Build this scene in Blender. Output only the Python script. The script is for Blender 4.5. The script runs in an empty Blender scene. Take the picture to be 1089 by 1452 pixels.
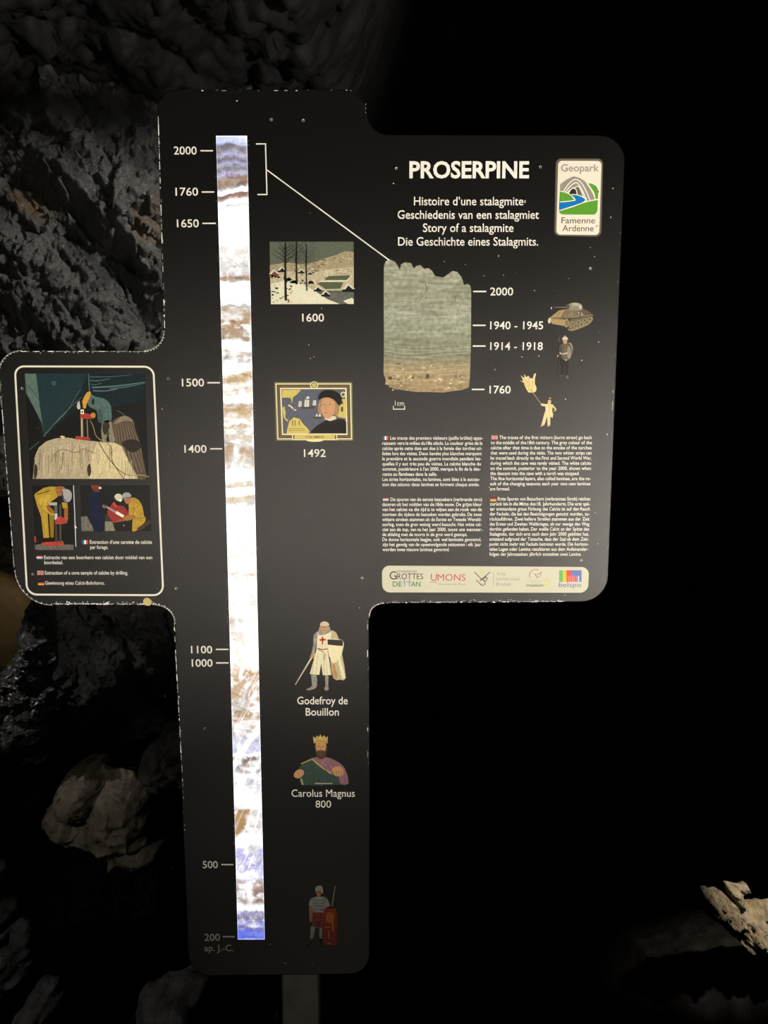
import bpy, bmesh, math, random
import numpy as np
from mathutils import Vector
from mathutils.geometry import tessellate_polygon

random.seed(7)
sc = bpy.context.scene
COL = sc.collection
F = 1090.0                      # focal length in photo pixels (1089 x 1452)
PITCH = math.radians(6.9)
CAM = (0.0, -1.6, 1.6)

# ------------------------------------------------------------------ camera
cd = bpy.data.cameras.new('camera'); cam = bpy.data.objects.new('camera', cd); COL.objects.link(cam)
cam.location = CAM
cam.rotation_euler = (math.radians(90) - PITCH, 0, 0)
cd.sensor_fit = 'AUTO'; cd.sensor_width = 36; cd.lens = 36 * F / 1452
cd.clip_start = 0.02
sc.camera = cam

# ------------------------------------------------------------------ view, world, lights
sc.view_settings.view_transform = 'Standard'
sc.view_settings.look = 'None'
sc.view_settings.exposure = 0.0
sc.view_settings.gamma = 1.0
sc.view_settings.use_curve_mapping = False
w = bpy.data.worlds.new('cave_air'); sc.world = w; w.use_nodes = True
w.node_tree.nodes['Background'].inputs[0].default_value = (.6, .7, 1, 1)
w.node_tree.nodes['Background'].inputs[1].default_value = 0.0012

def spot(name, loc, target, watts, size, blend, color, radius=.03, sx=1.0, sy=1.0):
    l = bpy.data.lights.new(name, 'SPOT'); o = bpy.data.objects.new(name, l); COL.objects.link(o)
    o.location = loc
    o.rotation_euler = (Vector(target) - Vector(loc)).to_track_quat('-Z', 'Y').to_euler()
    o.scale = (sx, sy, 1)
    l.energy = watts; l.spot_size = math.radians(size); l.spot_blend = blend
    l.color = color; l.shadow_soft_size = radius
    return o

# low lamp beside the walkway, aimed up at the panel: its soft edge leaves the panel's foot dark
spot('panel_lamp', (3.6, -3.6, .42), (-.56, 0, 2.62), 1600, 44, .6, (1, .95, .86), .16)
# added unseen strip light, there to lay a sheen on the satin board
al = bpy.data.lights.new('sheen_fill_strip', 'AREA'); ao = bpy.data.objects.new('sheen_fill_strip', al); COL.objects.link(ao)
al.shape = 'RECTANGLE'; al.size = 2.6; al.size_y = .05; al.energy = 4.5; al.color = (1, .92, .82); al.spread = math.radians(54)
ao.location = (.15, -2.6, .98); ao.rotation_euler = (Vector((.15, 0, 1.72)) - Vector(ao.location)).to_track_quat('-Z', 'Y').to_euler()
# lamp overhead that lights the concrete walkway in front of the panel
spot('path_lamp', (.3, -1.2, 3.1), (-.08, -.85, 0), 330, 27, .8, (1, .95, .86), .05)
# added unseen spot that lifts the post and the panel's dark foot
spot('foot_fill', (-1.0, -1.5, .40), (-.2, 0, .42), 3.5, 34, .9, (1, .96, .88), .03)
# lamp hidden behind the panel raking the left wall
spot('wall_lamp', (.1, .45, 2.75), (-1.25, 1.5, 2.12), 190, 46, 1, (1, .97, .9), .03)
# warm lamps in the hollows of the cave, one added spot among them
spot('hollow_lamp', (-1.62, .75, -.30), (-1.08, 1.2, .0), 11, 46, .6, (1, .82, .58), .04)
spot('bank_lamp', (-1.62, 1.75, 1.02), (-2.0, 2.35, .62), 4, 70, .8, (1, .8, .5), .05)
spot('crust_fill', (-1.62, .35, 1.15), (-1.30, 1.03, .66), 17, 36, .8, (1, .97, .92), .01)  # added unseen spot to bring out glints on the crusted rock
spot('ledge_lamp', (1.95, 1.15, .75), (1.77, 1.72, -.57), 185, 25, .9, (1, .88, .68), .03)
# added unseen spot from the front that brightens the rocks at lower left
spot('boulder_fill', (-1.6, -.3, 1.0), (-1.12, .9, -.18), 14, 56, .9, (1, .97, .92), .03)

# ------------------------------------------------------------------ numpy noise
def _h(ix, iy, iz, seed):
    with np.errstate(over='ignore'):
        n = (ix.astype(np.uint32) * np.uint32(374761393) + iy.astype(np.uint32) * np.uint32(668265263)
             + iz.astype(np.uint32) * np.uint32(2147483647) + np.uint32((seed * 974711 + 12345) % 4294967291))
        n = (n ^ (n >> np.uint32(13))) * np.uint32(1274126177)
        n = n ^ (n >> np.uint32(16))
        n = n * np.uint32(2246822519); n = n ^ (n >> np.uint32(15))
    return n.astype(np.float64) / 4294967295.0

def vnoise(p, seed=0):
    i = np.floor(p).astype(np.int64); f = p - i
    u = f * f * f * (f * (f * 6 - 15) + 10)
    i = i & 0xFFFFFFFF
    x0, y0, z0 = i[:, 0], i[:, 1], i[:, 2]
    x1, y1, z1 = (x0 + 1) & 0xFFFFFFFF, (y0 + 1) & 0xFFFFFFFF, (z0 + 1) & 0xFFFFFFFF
    r = 0
    for a, wx in ((x0, 1 - u[:, 0]), (x1, u[:, 0])):
        for b, wy in ((y0, 1 - u[:, 1]), (y1, u[:, 1])):
            for c, wz in ((z0, 1 - u[:, 2]), (z1, u[:, 2])):
                r = r + _h(a, b, c, seed) * wx * wy * wz
    return r * 2 - 1

def fbm(p, freq, octv=5, gain=.5, seed=0):
    r = 0; a = 1; t = 0
    for k in range(octv):
        r = r + a * vnoise(p * freq + 17.3 * k, seed + k); t += a; a *= gain; freq *= 2.03
    return r / t

def ridged(p, freq, octv=5, gain=.55, seed=0):
    r = 0; a = 1; t = 0
    for k in range(octv):
        r = r + a * (1 - np.abs(vnoise(p * freq + 9.1 * k, seed + k)) * 2.0); t += a; a *= gain; freq *= 2.1
    return r / t

def sstep(a, b, x):
    t = np.clip((x - a) / (b - a), 0, 1); return t * t * (3 - 2 * t)

def shards(p, freq, tilt=1.0, seed=0):
    """broken-rock relief: every cell is its own tilted facet"""
    q = p * freq; i0 = np.floor(q).astype(np.int64)
    best = np.full(len(p), 1e9); val = np.zeros(len(p))
    for dx in (-1, 0, 1):
        for dy in (-1, 0, 1):
            for dz in (-1, 0, 1):
                c = (i0 + [dx, dy, dz]); cu = c & 0xFFFFFFFF
                r = [_h(cu[:, 0], cu[:, 1], cu[:, 2], seed + k) for k in range(7)]
                o = c + np.stack(r[:3], -1); df = q - o; d2 = (df * df).sum(1)
                v = (r[3] - .5) * 1.2 + tilt * ((r[4] - .5) * df[:, 0] + (r[5] - .5) * df[:, 1] + (r[6] - .5) * df[:, 2]) * 2
                u = d2 < best; best[u] = d2[u]; val[u] = v[u]
    return val

# ------------------------------------------------------------------ materials
def lin(c):
    c = c / 255.0
    return c / 12.92 if c <= .04045 else ((c + .055) / 1.055) ** 2.4

def nodes(name):
    m = bpy.data.materials.new(name); m.use_nodes = True
    nt = m.node_tree; return m, nt, nt.nodes, nt.links, nt.nodes['Principled BSDF']

def satin(nt, color, rough=.43, gloss=.043):
    """print laminate: matt colour under a thin satin sheen"""
    N, L = nt.nodes, nt.links
    N.remove(N['Principled BSDF'])
    df = N.new('ShaderNodeBsdfDiffuse'); gl = N.new('ShaderNodeBsdfGlossy'); mx = N.new('ShaderNodeMixShader')
    gl.distribution = 'BECKMANN'; gl.inputs['Roughness'].default_value = rough; gl.inputs['Color'].default_value = (1, .98, .95, 1)
    mx.inputs[0].default_value = gloss
    if hasattr(color, 'default_value'): L.new(color, df.inputs['Color'])
    else: df.inputs['Color'].default_value = color
    L.new(df.outputs[0], mx.inputs[1]); L.new(gl.outputs[0], mx.inputs[2])
    L.new(mx.outputs[0], N['Material Output'].inputs['Surface'])
    return gl

PR = {}; RGB = {}
def ink(rgb, grain=.10, scale=420):
    """printed colour on satin laminate, with fine print grain"""
    key = (tuple(rgb), grain, scale)
    if key in PR: return PR[key]
    m, nt, N, L, b = nodes('print_%02x%02x%02x' % tuple(int(v) for v in rgb))
    tc = N.new('ShaderNodeTexCoord'); nz = N.new('ShaderNodeTexNoise')
    nz.inputs['Scale'].default_value = scale * 2.2; nz.inputs['Detail'].default_value = 6; nz.inputs['Roughness'].default_value = .65
    L.new(tc.outputs['Object'], nz.inputs['Vector'])
    mx = N.new('ShaderNodeMix'); mx.data_type = 'RGBA'
    c = [lin(v) * 1.06 for v in rgb]
    mx.inputs['A'].default_value = (*[v * (1 - grain * 2) for v in c], 1)
    mx.inputs['B'].default_value = (*[min(.92, v * (1 + grain * 2)) for v in c], 1)
    L.new(nz.outputs['Fac'], mx.inputs['Factor']); satin(nt, mx.outputs['Result'], gloss=.018)
    PR[key] = m; RGB[m] = (tuple(rgb), grain); return m

def board_mat():
    m, nt, N, L, b = nodes('satin_black_board')
    tc = N.new('ShaderNodeTexCoord'); nz = N.new('ShaderNodeTexNoise')
    nz.inputs['Scale'].default_value = 9; nz.inputs['Detail'].default_value = 7
    L.new(tc.outputs['Object'], nz.inputs['Vector'])
    r = N.new('ShaderNodeMapRange'); r.inputs['To Min'].default_value = .42; r.inputs['To Max'].default_value = .44
    L.new(nz.outputs['Fac'], r.inputs['Value'])
    gl = satin(nt, (.0064, .0058, .0053, 1)); L.new(r.outputs['Result'], gl.inputs['Roughness'])
    return m

def metal_mat(name, col, rough):
    m, nt, N, L, b = nodes(name)
    tc = N.new('ShaderNodeTexCoord'); nz = N.new('ShaderNodeTexNoise')
    nz.inputs['Scale'].default_value = 30; nz.inputs['Detail'].default_value = 8
    L.new(tc.outputs['Object'], nz.inputs['Vector'])
    mx = N.new('ShaderNodeMix'); mx.data_type = 'RGBA'
    mx.inputs['A'].default_value = (*[v * .45 for v in col], 1); mx.inputs['B'].default_value = (*[v * 1.4 for v in col], 1)
    L.new(nz.outputs['Fac'], mx.inputs['Factor']); L.new(mx.outputs['Result'], b.inputs['Base Color'])
    b.inputs['Metallic'].default_value = .6; b.inputs['Roughness'].default_value = rough
    return m

def rock_mat(name, dark, light, accent=None, rough=(.3, .65), scale=6.0, bump=.5, fine=60, spec=.5, bdist=.01):
    m, nt, N, L, b = nodes(name)
    tc = N.new('ShaderNodeTexCoord')
    n1 = N.new('ShaderNodeTexNoise'); n1.inputs['Scale'].default_value = scale; n1.inputs['Detail'].default_value = 9; n1.inputs['Roughness'].default_value = .62
    n2 = N.new('ShaderNodeTexNoise'); n2.inputs['Scale'].default_value = fine; n2.inputs['Detail'].default_value = 10; n2.inputs['Roughness'].default_value = .65
    n3 = N.new('ShaderNodeTexNoise'); n3.inputs['Scale'].default_value = scale * .35; n3.inputs['Detail'].default_value = 4
    for n in (n1, n2, n3): L.new(tc.outputs['Object'], n.inputs['Vector'])
    cr = N.new('ShaderNodeValToRGB'); e = cr.color_ramp.elements
    e[0].position = .35; e[0].color = (*dark, 1); e[1].position = .68; e[1].color = (*light, 1)
    L.new(n1.outputs['Fac'], cr.inputs['Fac'])
    out = cr.outputs['Color']
    if accent:
        mr = N.new('ShaderNodeMapRange'); mr.inputs['From Min'].default_value = .54; mr.inputs['From Max'].default_value = .68
        L.new(n3.outputs['Fac'], mr.inputs['Value'])
        mx = N.new('ShaderNodeMix'); mx.data_type = 'RGBA'; mx.inputs['B'].default_value = (*accent, 1)
        L.new(out, mx.inputs['A']); L.new(mr.outputs['Result'], mx.inputs['Factor']); out = mx.outputs['Result']
    L.new(out, b.inputs['Base Color'])
    rr = N.new('ShaderNodeMapRange'); rr.inputs['From Min'].default_value = .35; rr.inputs['From Max'].default_value = .65
    rr.inputs['To Min'].default_value = rough[0]; rr.inputs['To Max'].default_value = rough[1]
    L.new(n2.outputs['Fac'], rr.inputs['Value']); L.new(rr.outputs['Result'], b.inputs['Roughness'])
    bp = N.new('ShaderNodeBump'); bp.inputs['Strength'].default_value = bump; bp.inputs['Distance'].default_value = bdist
    L.new(n2.outputs['Fac'], bp.inputs['Height']); L.new(bp.outputs['Normal'], b.inputs['Normal'])
    b.inputs['Specular IOR Level'].default_value = spec
    return m

M_WALL = rock_mat('wet_limestone', (.008, .008, .0075), (.075, .075, .07), (.075, .05, .028), (.28, .6), 9, 1.0, 48, .6, .02)
M_DARK = rock_mat('dark_limestone', (.012, .012, .012), (.05, .048, .044), None, (.4, .8), 5, .6, 50)
M_UNLIT = rock_mat('unlit_black_limestone', (.0015, .0015, .0015), (.008, .0075, .007), None, (.6, .9), 5, .5, 40, .2)  # near-black colour stands in for the darkness of unlit rock
M_BOULDER = rock_mat('grey_boulder_rock', (.045, .043, .04), (.24, .23, .215), None, (.3, .7), 14, 1.0, 34, .5, .035)
M_FLOW = rock_mat('flowstone', (.13, .105, .075), (.30, .25, .18), (.20, .16, .12), (.35, .6), 12, .8, 34, .5, .022)
M_DARK2 = rock_mat('dim_grey_rock', (.02, .02, .02), (.10, .097, .092), None, (.35, .75), 14, 1.0, 36, .5, .03)
M_WET = rock_mat('wet_crusted_rock', (.015, .014, .013), (.08, .078, .075), None, (.10, .34), 26, 1.0, 55, 1.0, .04)
M_CLAY = rock_mat('brown_clay', (.10, .075, .04), (.19, .145, .08), None, (.5, .8), 5, .3, 25)
M_LEDGE = rock_mat('pale_crusted_rock', (.14, .115, .08), (.50, .43, .32), (.28, .20, .11), (.35, .7), 24, 1.0, 42, .5, .045)

# ------------------------------------------------------------------ object helpers
def struct(o):
    o['kind'] = 'structure'; return o

def link(name, verts, faces, mats, parent=None, smooth=False, midx=None):
    me = bpy.data.meshes.new(name)
    me.from_pydata([tuple(v) for v in verts], [], faces)
    for m in (mats if isinstance(mats, (list, tuple)) else [mats]): me.materials.append(m)
    if midx is not None: me.polygons.foreach_set('material_index', midx)
    if smooth: me.polygons.foreach_set('use_smooth', [True] * len(me.polygons))
    me.update()
    o = bpy.data.objects.new(name, me); COL.objects.link(o)
    if parent: o.parent = parent
    return o

def tag(o, label, cat, group=None):
    o['label'] = label; o['category'] = cat
    if group: o['group'] = group
    return o

def px(x, y, off=0.0, Y=0.0):
    """point of the upright plane Y = const (minus off) seen at photo pixel x, y"""
    a = (x - 544.5) / F; b = (726 - y) / F
    yd = math.cos(PITCH) + math.sin(PITCH) * b
    zd = -math.sin(PITCH) + math.cos(PITCH) * b
    t = (Y - off - CAM[1]) / yd
    return Vector((CAM[0] + a * t, Y - off, CAM[2] + zd * t))

def mpp(x, y):
    return (px(x + .5, y) - px(x - .5, y)).length

# ================================================================== SETTING: the cave
def grid_surface(name, P, nu, nv, mat, flip=False):
    """P: (nv, nu, 3) array"""
    idx = np.arange(nu * nv).reshape(nv, nu)
    a, b, c, d = idx[:-1, :-1], idx[:-1, 1:], idx[1:, 1:], idx[1:, :-1]
    q = np.stack([a, b, c, d] if not flip else [a, d, c, b], -1).reshape(-1, 4)
    return struct(link(name, P.reshape(-1, 3), q.tolist(), mat, smooth=True))

def plan_curve(ctrl, s):
    c = np.array(ctrl, float); d = np.r_[0, np.cumsum(np.linalg.norm(np.diff(c, axis=0), axis=1))]
    return np.stack([np.interp(s * d[-1], d, c[:, 0]), np.interp(s * d[-1], d, c[:, 1])], -1)

def smooth_curve(ctrl, n=6):
    c = np.array(ctrl, float)
    for _ in range(3):   # Chaikin
        q = .75 * c[:-1] + .25 * c[1:]; r = .25 * c[:-1] + .75 * c[1:]
        c = np.concatenate([c[:1], np.stack([q, r], 1).reshape(-1, 2), c[-1:]])
    return c

def rock_wall(name, ctrl, z0, z1, nu, nv, mat, fn, dens=None, zd=None):
    s = np.linspace(0, 1, nu)
    if dens is not None: s = np.interp(s, dens[0], dens[1])
    t = np.linspace(0, 1, nv)
    if zd is not None: t = np.interp(t, zd[0], zd[1])
    cv = smooth_curve(ctrl)
    xy = plan_curve(cv, s)
    tg = np.gradient(xy, axis=0); tg /= np.linalg.norm(tg, axis=1)[:, None]
    nr = np.stack([tg[:, 1], -tg[:, 0]], -1)          # towards the viewer's side
    Z = z0 + (z1 - z0) * t
    P = np.zeros((nv, nu, 3)); P[:, :, :2] = xy[None]; P[:, :, 2] = Z[:, None]
    arc = np.r_[0, np.cumsum(np.linalg.norm(np.diff(xy, axis=0), axis=1))]
    d = fn(P.reshape(-1, 3), np.tile(arc, nv)).reshape(nv, nu)
    P[:, :, 0] += nr[None, :, 0] * d; P[:, :, 1] += nr[None, :, 1] * d
    return grid_surface(name, P, nu, nv, mat)

def left_fn(p, arc):
    X, Z = p[:, 0], p[:, 2]
    # strata dipping to the right: coordinate across the beds
    q = np.stack([arc, p[:, 2] * 0, p[:, 2]], -1)
    wv = (arc * .74 + Z * .67) + .10 * fbm(p, 1.4, 3, seed=3)
    al = (arc * .67 - Z * .74)
    st = np.stack([wv * 5.2, al * .55, np.zeros_like(wv)], -1)
    beds = ridged(st, .55, 2, .45, seed=11)
    band = sstep(1.55, 2.0, Z) * sstep(3.1, 2.5, Z - .35 * (X + 1.2))
    d = .15 * beds * band + .04 * beds
    d += .22 * fbm(p, .9, 3, seed=5)
    crag = np.stack([wv * 1.0, al * .62, p[:, 1] * .6], -1)
    wq = np.stack([wv * 1.35, al * .62, p[:, 1] * .8], -1) + .05 * np.stack([fbm(p, 4, 3, seed=27), fbm(p, 4, 3, seed=28), fbm(p, 4, 2, seed=29)], -1)
    d += (.10 - .05 * band) * shards(wq, 4.2, .9, seed=21)
    d += .045 * shards(wq * [1, 1.2, 1], 11, .9, seed=23)
    d += .020 * shards(p + .02 * fbm(p, 9, 2, seed=35)[:, None], 27, 1, seed=31)
    d += .012 * ridged(p, 30, 3, .6, seed=33)
    # hollow low in the wall and a niche at the far left
    e = .12 * fbm(p, 3.2, 4, seed=41)
    hol = sstep(.30, .05, Z + e) 
    d -= 1.3 * hol
    niche = sstep(-1.42, -1.56, X + e * .5) * sstep(.28, .38, Z + e * .4) * sstep(1.32, 1.14, Z + e * .4)
    d -= 1.1 * niche
    return d

left_ctrl = [(-4.3, -4.6), (-4.2, -1.6), (-2.9, .7), (-1.9, 1.45), (-1.2, 1.55), (-.7, 1.75), (-.4, 2.1), (-.25, 2.6)]
rock_wall('wall_left', left_ctrl, -2.2, 4.6, 620, 640, M_WALL, left_fn,
          dens=([0, .10, .92, 1], [0, .64, .92, 1]), zd=([0, .14, .92, 1], [0, .22, .80, 1]))
def far_fn(p, arc):
    return .5 * fbm(p, .5, 4, seed=61) + .25 * ridged(p, 1.5, 4, seed=62)
rock_wall('wall_back', [(-.68, 1.85), (-.1, 2.7), (.4, 5), (.9, 8), (2.2, 13.5), (5, 14.5), (9, 14), (12, 12)], -2.4, 5.4, 260, 110, M_UNLIT, far_fn)
rock_wall('wall_right', [(12, 12), (9.5, 8), (7.5, 3), (6, -4.6)], -2.4, 5.4, 180, 110, M_UNLIT, far_fn)

def flat_grid(name, xs, ys, zf, mat, flip=False):
    X, Y = np.meshgrid(xs, ys)
    p = np.stack([X.ravel(), Y.ravel(), np.zeros(X.size)], -1)
    p[:, 2] = zf(p)
    return grid_surface(name, p.reshape(len(ys), len(xs), 3), len(xs), len(ys), mat, flip)

def floor_z(p):
    X, Y = p[:, 0], p[:, 1]
    low = -1.5 + .45 * sstep(-.1, -.9, X) * sstep(3.2, 1.6, Y) + .35 * sstep(.8, 1.8, X) * sstep(3.2, 2.2, Y)
    low = low + .20 * fbm(p, 1.1, 4, seed=71) + .05 * ridged(p, 4, 4, seed=72)
    k = sstep(.10, .19, Y)
    return (1 - k) * (.006 * fbm(p, 6, 3, seed=73) - .004) + k * low
ys = np.r_[np.linspace(-4.6, .05, 70), np.linspace(.06, .24, 30), np.linspace(.27, 3.4, 170), np.linspace(3.5, 15, 70)]
xs = np.r_[np.linspace(-4.4, -2, 30), np.linspace(-1.98, 2.6, 240), np.linspace(2.7, 12.5, 60)]
fl_ = flat_grid('floor', xs, ys, floor_z, M_UNLIT)
M_PATH = rock_mat('worn_concrete_path', (.20, .19, .17), (.32, .30, .27), None, (.5, .8), 6, .3, 60)
fl_.data.materials.append(M_PATH)
fl_.data.polygons.foreach_set('material_index', [1 if p.center.y < .11 else 0 for p in fl_.data.polygons])
def ceil_z(p):
    X, Y = p[:, 0], p[:, 1]
    k = sstep(.4, 1.0, Y + .15 * fbm(p, 2, 3, seed=83)) * sstep(.5, -.3, X)  # roof lowered at left so near-black rock covers the lit wall top
    return 4.35 - 1.5 * k + (.3 - .2 * k) * fbm(p, .8, 4, seed=81) + .12 * ridged(p, 2.5, 4, seed=82) + .03 * k * shards(p, 8, .6, seed=84) + .05 * k * ridged(p, 7, 4, seed=85)
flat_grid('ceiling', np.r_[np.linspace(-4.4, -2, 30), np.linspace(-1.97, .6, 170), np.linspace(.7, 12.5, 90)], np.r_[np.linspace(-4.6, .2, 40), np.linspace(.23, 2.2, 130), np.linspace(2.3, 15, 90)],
          ceil_z, M_UNLIT, True)

# ================================================================== ROCKS
def inflate(name, outline, Y, thick, mat, step=5.0, amp=.02, freq=9, seed=0, back=.6, ripple=0, facet=0, pw=.5, edge=1.0, plat=1.0, lobes=None, shard=0):
    """solid rock whose silhouette is a pixel outline carried to distance Y"""
    pl = np.array(outline, float)
    # fray the outline
    seg = []
    n = len(pl)
    for i in range(n):
        a, b = pl[i], pl[(i + 1) % n]; L = np.linalg.norm(b - a); k = max(1, int(L / (step * .6)))
        for j in range(k): seg.append(a + (b - a) * j / k)
    pl = np.array(seg)
    q = np.c_[pl / 30.0, np.full(len(pl), seed * 3.1)]
    pl = pl + edge * np.c_[fbm(q, 1.5, 4, seed=seed + 1), fbm(q + 50, 1.5, 4, seed=seed + 2)] * 7
    x0, y0 = pl.min(0) - step; x1, y1 = pl.max(0) + step
    gx = np.arange(x0, x1 + step, step); gy = np.arange(y0, y1 + step, step)
    GX, GY = np.meshgrid(gx, gy); g = np.c_[GX.ravel(), GY.ravel()]
    A = pl; B = np.roll(pl, -1, 0)
    ins = np.zeros(len(g), bool); dist = np.full(len(g), 1e9); near = np.zeros_like(g)
    for a, b in zip(A, B):
        c = (a[1] > g[:, 1]) != (b[1] > g[:, 1])
        with np.errstate(divide='ignore', invalid='ignore'):
            xi = (b[0] - a[0]) * (g[:, 1] - a[1]) / (b[1] - a[1] if b[1] != a[1] else 1e-9) + a[0]
        ins ^= c & (g[:, 0] < xi)
        ab = b - a; t = np.clip(((g - a) @ ab) / max(1e-9, ab @ ab), 0, 1)
        pr = a + t[:, None] * ab; dd = np.hypot(*(g - pr).T)
        u = dd < dist; dist[u] = dd[u]; near[u] = pr[u]
    nx, ny = len(gx), len(gy)
    I = ins.reshape(ny, nx)
    cell = (I[:-1, :-1].astype(int) + I[:-1, 1:] + I[1:, 1:] + I[1:, :-1]) >= 2
    use = np.zeros((ny, nx), bool)
    for dy in (0, 1):
        for dx in (0, 1): use[dy:ny - 1 + dy, dx:nx - 1 + dx] |= cell
    full = np.zeros((ny, nx), int)
    for dy in (0, 1):
        for dx in (0, 1): full[dy:ny - 1 + dy, dx:nx - 1 + dx] += cell
    border = (use & (full < 4)).ravel()
    use = use.ravel()
    d = np.where(border, 0, np.where(ins, dist, 0)); g = np.where(border[:, None], near, g)
    dm = max(d.max(), 1)
    m = mpp(544, 726) * (Y + 1.6) / 1.6
    h = thick * np.clip(d / dm / plat, 0, 1) ** pw
    if lobes:
        lb = 0
        for cx, cy, rx, ry, hh, an in lobes:
            c_, s_ = math.cos(math.radians(an)), math.sin(math.radians(an))
            ex = ((g[:, 0] - cx) * c_ + (g[:, 1] - cy) * s_) / rx; ey = (-(g[:, 0] - cx) * s_ + (g[:, 1] - cy) * c_) / ry
            lb = np.maximum(lb, hh * np.sqrt(np.clip(1 - ex * ex - ey * ey, 0, 1)))
        h = h * .35 + lb * np.clip(d / (step * 3), 0, 1) ** .5
    P = np.array([px(a, b, 0, Y)[:] for a, b in g])
    k3 = np.c_[P[:, 0], P[:, 2], np.full(len(P), seed * 1.7)]
    fade = np.clip(d / (step * 2.5), 0, 1)
    nz = amp * (ridged(k3, freq, 5, .55, seed=seed + 7) - .3) + amp * .9 * fbm(k3, freq * .45, 3, seed=seed + 9)
    if shard: nz = nz + shard * shards(k3, freq * .8, 1, seed=seed + 37) + shard * .45 * shards(k3, freq * 2.2, 1, seed=seed + 41)
    if facet:   # broken planes
        cells = np.floor(fbm(k3, freq * .3, 2, seed=seed + 19) * 5)
        nz = nz + facet * cells / 5
    if ripple:
        wv = k3[:, 1] * 60 + k3[:, 0] * 14 + 5 * fbm(k3, 4, 3, seed=seed + 23)
        nz = nz + ripple * np.sin(wv) * sstep(.0, .5, fbm(k3, 3, 2, seed=seed + 29) + .35)
    fr = P.copy(); fr[:, 1] -= np.maximum(h * .0, h + nz * fade)
    bk = P.copy(); bk[:, 1] += back * h
    ids = np.full(ny * nx, -1); V = []
    for i in np.nonzero(use)[0]: ids[i] = len(V); V.append(fr[i])
    idb = ids.copy()
    for i in np.nonzero(use & ~border)[0]: idb[i] = len(V); V.append(bk[i])
    ids = ids.reshape(ny, nx); idb = idb.reshape(ny, nx); fc = []
    for j, i in zip(*np.nonzero(cell)):
        f = [ids[j, i], ids[j + 1, i], ids[j + 1, i + 1], ids[j, i + 1]]
        b = [idb[j, i], idb[j, i + 1], idb[j + 1, i + 1], idb[j + 1, i]]
        fc.append([int(v) for v in f])
        if set(f) != set(b): fc.append([int(v) for v in b])
    V = np.array(V)
    base = np.array([V[:, 0].mean(), Y, V[:, 2].min()])
    o = link(name, V - base, fc, mat, smooth=True); o.location = base
    return o

R = inflate
tag(R('crusted_rock', [(45, 845), (78, 850), (84, 885), (82, 930), (76, 960), (95, 985), (70, 1010), (62, 1045), (20, 1062), (-60, 1075), (-70, 960),
      (0, 955), (10, 940), (28, 920), (26, 900), (40, 885)], 1.06, .10, M_WET, 2.0, .045, 30, 3, plat=.5, shard=.035),
    'black wet crusted rock with bright glints just below the left wing of the panel', 'rock')
tag(R('clay_bank', [(-50, 806), (0, 806), (44, 830), (62, 870), (60, 960), (30, 990), (-50, 990)], 2.3, .12, M_CLAY, 7, .015, 5, 5, back=.3),
    'smooth brown clay bank lit warm at the left edge behind the crusted rock', 'clay bank')
tag(R('flowstone_boss', [(92, 1098), (106, 1084), (150, 1086), (190, 1096), (216, 1120), (228, 1160), (240, 1185), (232, 1210), (205, 1222), (186, 1216),
      (175, 1212), (166, 1226), (160, 1222), (160, 1206), (148, 1190), (138, 1184), (118, 1190), (100, 1188), (92, 1172), (78, 1160), (64, 1150), (78, 1132), (88, 1118)],
      1.30, .16, M_FLOW, 2.0, .02, 18, 8, back=1.0, ripple=.012, shard=.012, plat=.5,
      lobes=[(122, 1112, 34, 34, .17, 20), (185, 1148, 52, 44, .16, 40), (98, 1146, 38, 22, .13, 35), (150, 1170, 50, 22, .12, 25), (205, 1195, 38, 26, .12, 0), (172, 1202, 18, 24, .10, 0), (120, 1176, 24, 14, .10, 0)]),
    'rounded beige flowstone boss with rippled folds above the dark hollow at lower left', 'flowstone')
tag(R('fluted_rock', [(272, 1020), (280, 1050), (280, 1112), (262, 1122), (246, 1118), (232, 1126), (222, 1112), (206, 1106), (200, 1098), (206, 1070), (222, 1045), (236, 1024)],
      1.05, .09, M_BOULDER, 2.4, .04, 22, 12, back=1.2, plat=.5, shard=.02),
    'dark grey fluted rock jutting beside the left edge of the lower panel', 'rock')
tag(R('angular_boulder', [(-60, 1215), (-8, 1226), (6, 1236), (14, 1262), (28, 1290), (40, 1318), (52, 1352), (50, 1375), (20, 1402), (10, 1440), (0, 1830), (-80, 1830)],
      .95, .20, M_BOULDER, 2.8, .03, 10, 15, plat=.6, edge=1.4, shard=.05),
    'grey angular boulder rising at the bottom left edge of the cave', 'boulder')
tag(R('wet_boulder', [(44, 1402), (58, 1388), (80, 1396), (90, 1412), (88, 1436), (72, 1456), (64, 1490), (60, 1900), (10, 1900), (14, 1480), (20, 1440), (32, 1424)],
      .78, .12, M_BOULDER, 2.4, .03, 16, 17, plat=.6, edge=1.2, shard=.03),
    'small wet grey boulder at the bottom, right of the angular one', 'boulder')
tag(R('pitted_boulder', [(194, 1426), (200, 1404), (214, 1398), (222, 1392), (246, 1384), (274, 1372), (300, 1380), (300, 1420), (288, 1440), (282, 1910), (190, 1910), (200, 1470)],
      .72, .14, M_BOULDER, 2.8, .03, 11, 19, plat=.6, edge=1.3, shard=.035),
    'dim grey pitted boulder under the bottom left corner of the panel', 'boulder')
tag(R('rock_slab', [(322, 1370), (330, 1392), (350, 1412), (368, 1420), (396, 1430), (400, 1880), (372, 1880), (330, 1560), (296, 1440), (306, 1380)],
      .85, .08, M_DARK2, 3.4, .03, 9, 23, plat=.5),
    'dark slanting rock slab behind the foot of the panel, left of its post', 'rock slab')
tag(R('hollow_stone', [(-20, 1110), (22, 1106), (52, 1118), (58, 1132), (40, 1150), (28, 1168), (10, 1160), (-20, 1150)], 1.9, .10, M_WET, 3, .05, 14, 27, back=2.5, plat=.6),
    'barely lit dark stone in the hollow at the left edge', 'rock')
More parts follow.
